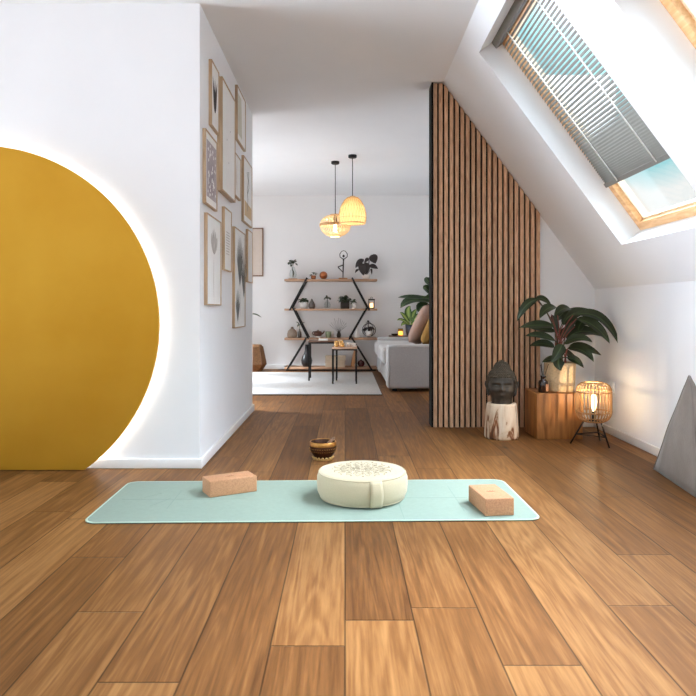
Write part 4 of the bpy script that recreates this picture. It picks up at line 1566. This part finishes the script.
for xx in (X0 + .06, X1 - .12):
    for yy in (Y0 + .06, Y1 - .11):
        MB().box(xx, xx + .05, yy, yy + .05, .0005, .036).build('foot', 'black', sf)


def pillow(c, w, h, t, mtx, m, name, label):
    mb = MB()
    n = 12
    g_ = [[], []]
    for s_ in (0, 1):
        for i in range(n + 1):
            row = []
            for k in range(n + 1):
                u, v = i / n * 2 - 1, k / n * 2 - 1
                th = t / 2 * max(0, (1 - u ** 4) * (1 - v ** 4)) ** .5
                e = 1 - .06 * (1 - u * u) * abs(v) ** 2
                e2 = 1 - .06 * (1 - v * v) * abs(u) ** 2
                row.append(mb.bm.verts.new(mtx @ V((u * w / 2 * e2, (th if s_ else -th), v * h / 2 * e))))
            g_[s_].append(row)
        for i in range(n):
            for k in range(n):
                r = g_[s_]
                mb._face([r[i][k], r[i + 1][k], r[i + 1][k + 1], r[i][k + 1]], True)
    bmesh.ops.remove_doubles(mb.bm, verts=mb.bm.verts, dist=.0005)
    return tag(mb.build(name, m), label, 'cushion', 'cushions on the sofa')


pm = Matrix.Translation((.86, 7.42, .668)) @ Matrix.Rotation(math.radians(0), 4, 'Z') @ Matrix.Rotation(math.radians(26), 4, 'Y') @ Matrix.Rotation(math.radians(72), 4, 'Z')
pillow(None, .48, .47, .15, pm, 'pillow', 'throw_pillow', 'dusty rose cushion propped up on the sofa')
pm = Matrix.Translation((.93, 7.165, .625)) @ Matrix.Rotation(math.radians(24), 4, 'Y') @ Matrix.Rotation(math.radians(76), 4, 'Z')
pillow(None, .40, .36, .13, pm, 'pillow2', 'throw_pillow', 'mustard cushion on the sofa in front of the rose one')

# console behind the sofa's far arm
CZ = .487
cz0, cz1 = 8.93, 9.38
o = thing('console_table', (1.0, 9.15, 0), 'low dark wooden table behind the far arm of the sofa', 'side table')
MB().box(.615, 1.45, cz0, cz1, CZ - .03, CZ, .003).build('tabletop', 'table_top', o)
for xx in (.63, 1.40):
    for yy in (cz0 + .01, cz1 - .05):
        MB().box(xx, xx + .04, yy, yy + .04, .0005, CZ - .03).build('leg', 'table_top', o)
x = (400.6 - CX) * 9.1 / F
o = thing('candle_jar', (x, 9.1, CZ), 'glowing gold candle jar on the low table behind the sofa', 'candle')
MB().lathe([(0, .0005), (.034, .0005), (.036, .008), (.036, .095), (.032, .095), (.031, .012), (0, .01)], (x, 9.1, CZ), 20).build('glass', 'amber_clear', o)
MB().lathe([(0, .0105), (.03, .0105), (.03, .062), (0, .062)], (x, 9.1, CZ), 16).build('candle', 'candle', o)
MB().ring((x, 9.1, CZ + .096), .034, .004, 20, 6).build('rim', 'iron', o)
x = (394.8 - CX) * 9.05 / F
o = MB().lathe([(0, .0005), (.03, .0005), (.048, .022), (.05, .03), (.044, .03), (.03, .01), (0, .008)], (x, 9.05, CZ), 20).build('small_dish', 'iron')
tag(o, 'small dark dish at the end of the low table', 'dish')
x, y = (411 - CX) * 9.15 / F, 9.15
o = thing('potted_plant', (x, y, CZ), 'yellow-green variegated plant in a navy pot behind the sofa', 'plant')
MB().lathe([(0, .0005), (.06, .0005), (.072, .06), (.078, .15), (.072, .15), (.07, .13), (0, .13)], (x, y, CZ), 24).build('pot', 'navy', o)
for (bx_, by_, mx_, my_, tx_, ty_, w_) in ((411, 322, 408, 312, 410.5, 306, .10), (410, 324, 404, 316, 399.8, 312.5, .07), (410, 325, 402, 320, 397.2, 320.5, .05), (412, 324, 417, 317, 424, 315.5, .09), (411, 325, 415, 321, 419, 320, .08), (410, 326, 405, 323, 401, 326, .06), (412, 324, 418, 321, 425, 322, .07), (411, 323, 413, 315, 417, 309, .08)):
    mb = MB()
    yo = random.uniform(-.12, .1)
    A, B, C_ = P(bx_, by_, y), P(mx_, my_, y + yo * .5), P(tx_, ty_, y + yo)
    mb.leaf(A, B, C_, w_, (0, -.8, .6), 8, .25)
    mb.tube([(x, y, CZ + .13), A], .004, 5)
    mb.build('leaf', 'leaf_var', o)

x, y = 1.28, 9.16
x, y = 1.62, 9.12
o = thing('fig_tree', (x, y, 0), 'tall dark broad-leaved fig behind the sofa, half hidden by the slat panel', 'plant')
MB().lathe([(0, .0005), (.12, .0005), (.15, .1), (.16, .32), (.15, .32), (.145, .28), (0, .28)], (x, y, 0), 24).build('pot', 'basket', o)
MB().tube([(x, y, .28), (x - .06, y, .8), (x - .12, y - .02, 1.3), (x - .1, y - .02, 1.75)], [.018, .015, .012, .008], 8).build('trunk', 'twig', o)
for (bx_, by_, mx_, my_, tx_, ty_, w_, yo) in ((440, 300, 416, 297.5, 398, 297.5, .10, -.1), (438, 305, 415, 300, 400.5, 308, .16, -.2), (436, 310, 424, 306, 418, 312, .16, -.1), (440, 305, 428, 290, 423, 288, .14, .05), (440, 290, 430, 283, 426, 277, .16, .05), (440, 312, 427, 312, 420, 318, .12, .1), (440, 300, 430, 300, 424, 296, .16, .1), (445, 300, 455, 285, 465, 290, .2, -.1), (445, 280, 440, 262, 432, 258, .18, 0), (448, 275, 458, 262, 470, 262, .2, .1), (445, 300, 432, 298, 424, 302, .2, .12)):
    mb = MB()
    A, B, C_ = P(bx_, by_, y), P(mx_, my_, y + yo * .5), P(tx_, ty_, y + yo)
    mb.leaf(A, B, C_, w_, (0, -.6, .8), 9, .25, .55)
    zq = min(1.7, max(.5, A.z))
    q = (zq - .28) / 1.47
    mb.tube([(x - .12 * min(1, q * 1.3), y - .015, zq - .03), A], .005, 5)
    mb.build('leaf', 'leaf_fig', o)

# ------------------------------------------------------------------ pendants
def pendant(px, d, ytop, label, watts):
    x = (px - CX) * d / F
    o = thing('pendant_lamp', (x, d, ZC), label, 'lamp', 'bamboo pendants over the rug')
    MB().lathe([(0, ZC - .03), (.038, ZC - .03), (.045, ZC - .024), (.045, ZC - .0005), (0, ZC - .0005)], (x, d, 0), 24).build('ceiling_rose', 'black', o)
    zt = H - (ytop - CY) * d / F
    MB().tube([(x, d, ZC - .03), (x, d, zt - .01)], .0042, 8).build('cord', 'black', o)
    MB().lathe([(0, zt - .09), (.018, zt - .09), (.02, zt - .03), (.014, zt + .004), (0, zt + .005)], (x, d, 0), 16).build('lamp_holder', 'black', o)
    zb = zt - .155
    MB().lathe([(0, zb - .03), (.018, zb - .022), (.028, zb), (.026, zb + .022), (.014, zb + .05), (.012, zb + .066), (0, zb + .066)], (x, d, 0), 16).build('bulb', 'bulb', o)
    l = bpy.data.lights.new('pendant_light', 'POINT')
    l.energy = watts
    l.color = (1, .90, .74)
    l.shadow_soft_size = .03
    lo = bpy.data.objects.new('pendant_light', l)
    COL.objects.link(lo)
    lo.parent = o
    lo.location = (0, 0, zb - .045 - ZC)
    return o, x, zt


o, x, zt = pendant(352.5, 7.0, 196.5, 'dome-shaped bamboo pendant lamp, the higher and nearer of the two', 1.7)
d = 7.0
pr = [(.02, 0), (.055, -.012), (.085, -.04), (.112, -.085), (.13, -.13), (.141, -.18), (.144, -.225), (.140, -.265), (.132, -.285)]
mb = MB()
mb.lathe([(r, zt + z) for r, z in pr[::-1]], (x, d, 0), 48)
sh = mb.build('shade', 'bamboo_dome', o)
mb = MB()
for k in range(26):
    a = 2 * PI * k / 26
    for tw in (-.5, .5):
        mb.tube([V((x + (r + .0015) * math.cos(a + tw * q / 8), d + (r + .0015) * math.sin(a + tw * q / 8), zt + z)) for q, (r, z) in enumerate(pr)], .0018, 4)
mb.ring((x, d, zt - .283), .134, .006, 40, 8)
mb.ring((x, d, zt - .225), .146, .0025, 40, 6)
mb.ring((x, d, zt - .002), .022, .006, 24, 8)
mb.build('woven_ribs', 'rattan', sh)

o, x, zt = pendant(335.3, 7.3, 215, 'flattened round ribbed bamboo pendant lamp, the lower one further back', 5.5)
d = 7.3
pr = [(.055, 0), (.095, -.010), (.132, -.034), (.156, -.066), (.167, -.100), (.167, -.125), (.156, -.160), (.132, -.194), (.098, -.220), (.062, -.232)]
mb = MB()
for k in range(44):
    a = 2 * PI * k / 44
    pts = [(r, zt + z) for r, z in pr]
    for (ra, za), (rb, zb_) in zip(pts, pts[1:]):
        w_ = .0056
        va = V((-math.sin(a), math.cos(a), 0)) * w_
        u = V((math.cos(a), math.sin(a), 0))
        c0 = V((x, d, 0))
        q = [c0 + u * ra - va + V((0, 0, za)), c0 + u * ra + va + V((0, 0, za)), c0 + u * rb + va + V((0, 0, zb_)), c0 + u * rb - va + V((0, 0, zb_))]
        mb.prism(q, u * .0025)
sh = mb.build('shade', 'bamboo_rib', o)
mb = MB()
mb.ring((x, d, zt), .055, .006, 32, 8)
mb.ring((x, d, zt - .232), .062, .006, 32, 8)
for z_ in (-.100, -.110, -.120):
    mb.ring((x, d, zt + z_), .170, .0048, 48, 8)
mb.build('hoop', 'rattan', sh)

# ------------------------------------------------------------------ light
def point(name, loc, e, col, r, parent=None):
    l = bpy.data.lights.new(name, 'POINT')
    l.energy, l.color, l.shadow_soft_size = e, col, r
    o = bpy.data.objects.new(name, l)
    COL.objects.link(o)
    if parent:
        o.parent = parent
        o.location = V(loc) - parent.location
    else:
        o.location = loc
    return o


point('lamp_light', (lx, ly, zl + .112), 2.2, (1, .76, .48), .0015, lamp)

GLARE = 21.5
SUN_DIR = V((1.0, 0.25, 1.40)).normalized()
w = bpy.data.worlds.new('sky')
SC.world = w
w.use_nodes = True
nt = w.node_tree
N, L = nt.nodes, nt.links
bg = N['Background']
tc = N.new('ShaderNodeTexCoord')
nz = N.new('ShaderNodeTexNoise')
nz.inputs['Scale'].default_value = 2.6
nz.inputs['Detail'].default_value = 5
mp = N.new('ShaderNodeMapping')
mp.inputs['Location'].default_value = (0.35, 0.1, 0.55)
L.new(tc.outputs['Generated'], mp.inputs['Vector'])
L.new(mp.outputs[0], nz.inputs['Vector'])
rp = N.new('ShaderNodeValToRGB')
rp.color_ramp.elements[0].position = .44
rp.color_ramp.elements[0].color = (.62, 1.22, 1.30, 1)
rp.color_ramp.elements[1].position = .56
rp.color_ramp.elements[1].color = (1.6, 1.58, 1.56, 1)
sz = N.new('ShaderNodeSeparateXYZ')
L.new(tc.outputs['Generated'], sz.inputs[0])
hz0_ = N.new('ShaderNodeMath')                   # white haze low, clear higher up
hz0_.operation = 'MULTIPLY_ADD'
hz0_.inputs[1].default_value = -2.6
hz0_.inputs[2].default_value = 0.42
L.new(sz.outputs[2], hz0_.inputs[0])
hs_ = N.new('ShaderNodeMath')
hs_.operation = 'ADD'
L.new(hz0_.outputs[0], hs_.inputs[0])
L.new(nz.outputs['Fac'], hs_.inputs[1])
L.new(hs_.outputs[0], rp.inputs['Fac'])
sd = N.new('ShaderNodeVectorMath')
sd.operation = 'DOT_PRODUCT'
sd.inputs[1].default_value = (-0.975, 0.05, -0.2)
L.new(tc.outputs['Generated'], sd.inputs[0])
mr = N.new('ShaderNodeMapRange')                 # bright lobe added left of the room to light right wall and slope
mr.inputs['From Min'].default_value = 0.84
mr.inputs['From Max'].default_value = 0.985
mr.inputs['To Min'].default_value = 0.50
mr.inputs['To Max'].default_value = 13.0
L.new(sd.outputs['Value'], mr.inputs['Value'])

dt = N.new('ShaderNodeVectorMath')               # hazy glare around the sun
dt.operation = 'DOT_PRODUCT'
dt.inputs[1].default_value = SUN_DIR
L.new(tc.outputs['Generated'], dt.inputs[0])
hz = N.new('ShaderNodeMapRange')
hz.interpolation_type = 'SMOOTHSTEP'
hz.inputs['From Min'].default_value = 0.55
hz.inputs['From Max'].default_value = 1.0
hz.inputs['To Max'].default_value = GLARE
L.new(dt.outputs['Value'], hz.inputs['Value'])
ad = N.new('ShaderNodeMath')
ad.operation = 'ADD'
L.new(mr.outputs[0], ad.inputs[0])
L.new(hz.outputs[0], ad.inputs[1])
wf = N.new('ShaderNodeMapRange')                 # the added lobe and the glare take a cool white tint
wf.inputs['From Min'].default_value = 0.9
wf.inputs['From Max'].default_value = 1.3
L.new(ad.outputs[0], wf.inputs['Value'])
wm = N.new('ShaderNodeMix')
wm.data_type = 'RGBA'
L.new(wf.outputs[0], wm.inputs['Factor'])
L.new(rp.outputs[0], wm.inputs['A'])
wm.inputs['B'].default_value = (0.87, 0.985, 1.13, 1)
L.new(wm.outputs['Result'], bg.inputs['Color'])
L.new(ad.outputs[0], bg.inputs['Strength'])


def sunlamp(name, frm, e, ang, col):
    l = bpy.data.lights.new(name, 'SUN')
    l.energy, l.angle, l.color = e, math.radians(ang), col
    o = bpy.data.objects.new(name, l)
    COL.objects.link(o)
    o.rotation_euler = (-V(frm)).to_track_quat('-Z', 'Y').to_euler()
    o.location = V(frm) * 5
    return o


sunlamp('daylight', SUN_DIR, 3.6, 15, (1.0, .98, .95))
l = bpy.data.lights.new('window_daylight', 'AREA')
l.shape = 'RECTANGLE'
l.size, l.size_y, l.energy, l.color = 0.4, 0.4, 1800, (.92, .97, 1.06)
lo = bpy.data.objects.new('window_daylight', l)
COL.objects.link(lo)
lo.location = (-6.6, 7.3, 3.65)
lo.rotation_euler = (V((-1.2, 7.5, 0)) - lo.location).to_track_quat('-Z', 'Y').to_euler()


def portal(name, loc, nrm, sx_, sy_):
    l = bpy.data.lights.new(name, 'AREA')
    l.shape = 'RECTANGLE'
    l.size, l.size_y = sx_, sy_
    l.cycles.is_portal = True
    o = bpy.data.objects.new(name, l)
    COL.objects.link(o)
    o.location = loc
    o.rotation_euler = V(nrm).to_track_quat('-Z', 'Y').to_euler()


portal('rear_portal', (-1.0, YB + .01, 1.25), (0, 1, 0), 6.2, 2.6)
portal('side_portal', (XL - .01, .65, 1.25), (1, 0, 0), 2.6, 5.8)
portal('window_portal', (XL - .12, 7.1, 1.1), (1, 0, 0), 2.2, 2.4)
for (y0, y1, s0, s1) in HOLES:
    portal('skylight_portal', SLOPE((s0 + s1) / 2, (y0 + y1) / 2, TH + .09), (-SN, 0, -CS), 1.45, 1.45)

# ------------------------------------------------------------------ camera
cam = bpy.data.cameras.new('camera')
cam.sensor_width = 36
cam.lens = F / 696 * 36
cam.shift_x = (348 - CX) / 696
cam.shift_y = -(348 - CY) / 696
cam.clip_start = .05
co = bpy.data.objects.new('camera', cam)
COL.objects.link(co)
co.location = (0, 0, H)
co.rotation_euler = (PI / 2, 0, 0)
SC.camera = co
vs = SC.view_settings
vs.view_transform = 'Standard'
vs.look = 'None'
vs.gamma = 1
vs.use_curve_mapping = False
vs.exposure = 0.47
SC.cycles.use_denoising = True
SC.cycles.max_bounces = 10
SC.cycles.diffuse_bounces = 6
SC.cycles.sample_clamp_indirect = 8
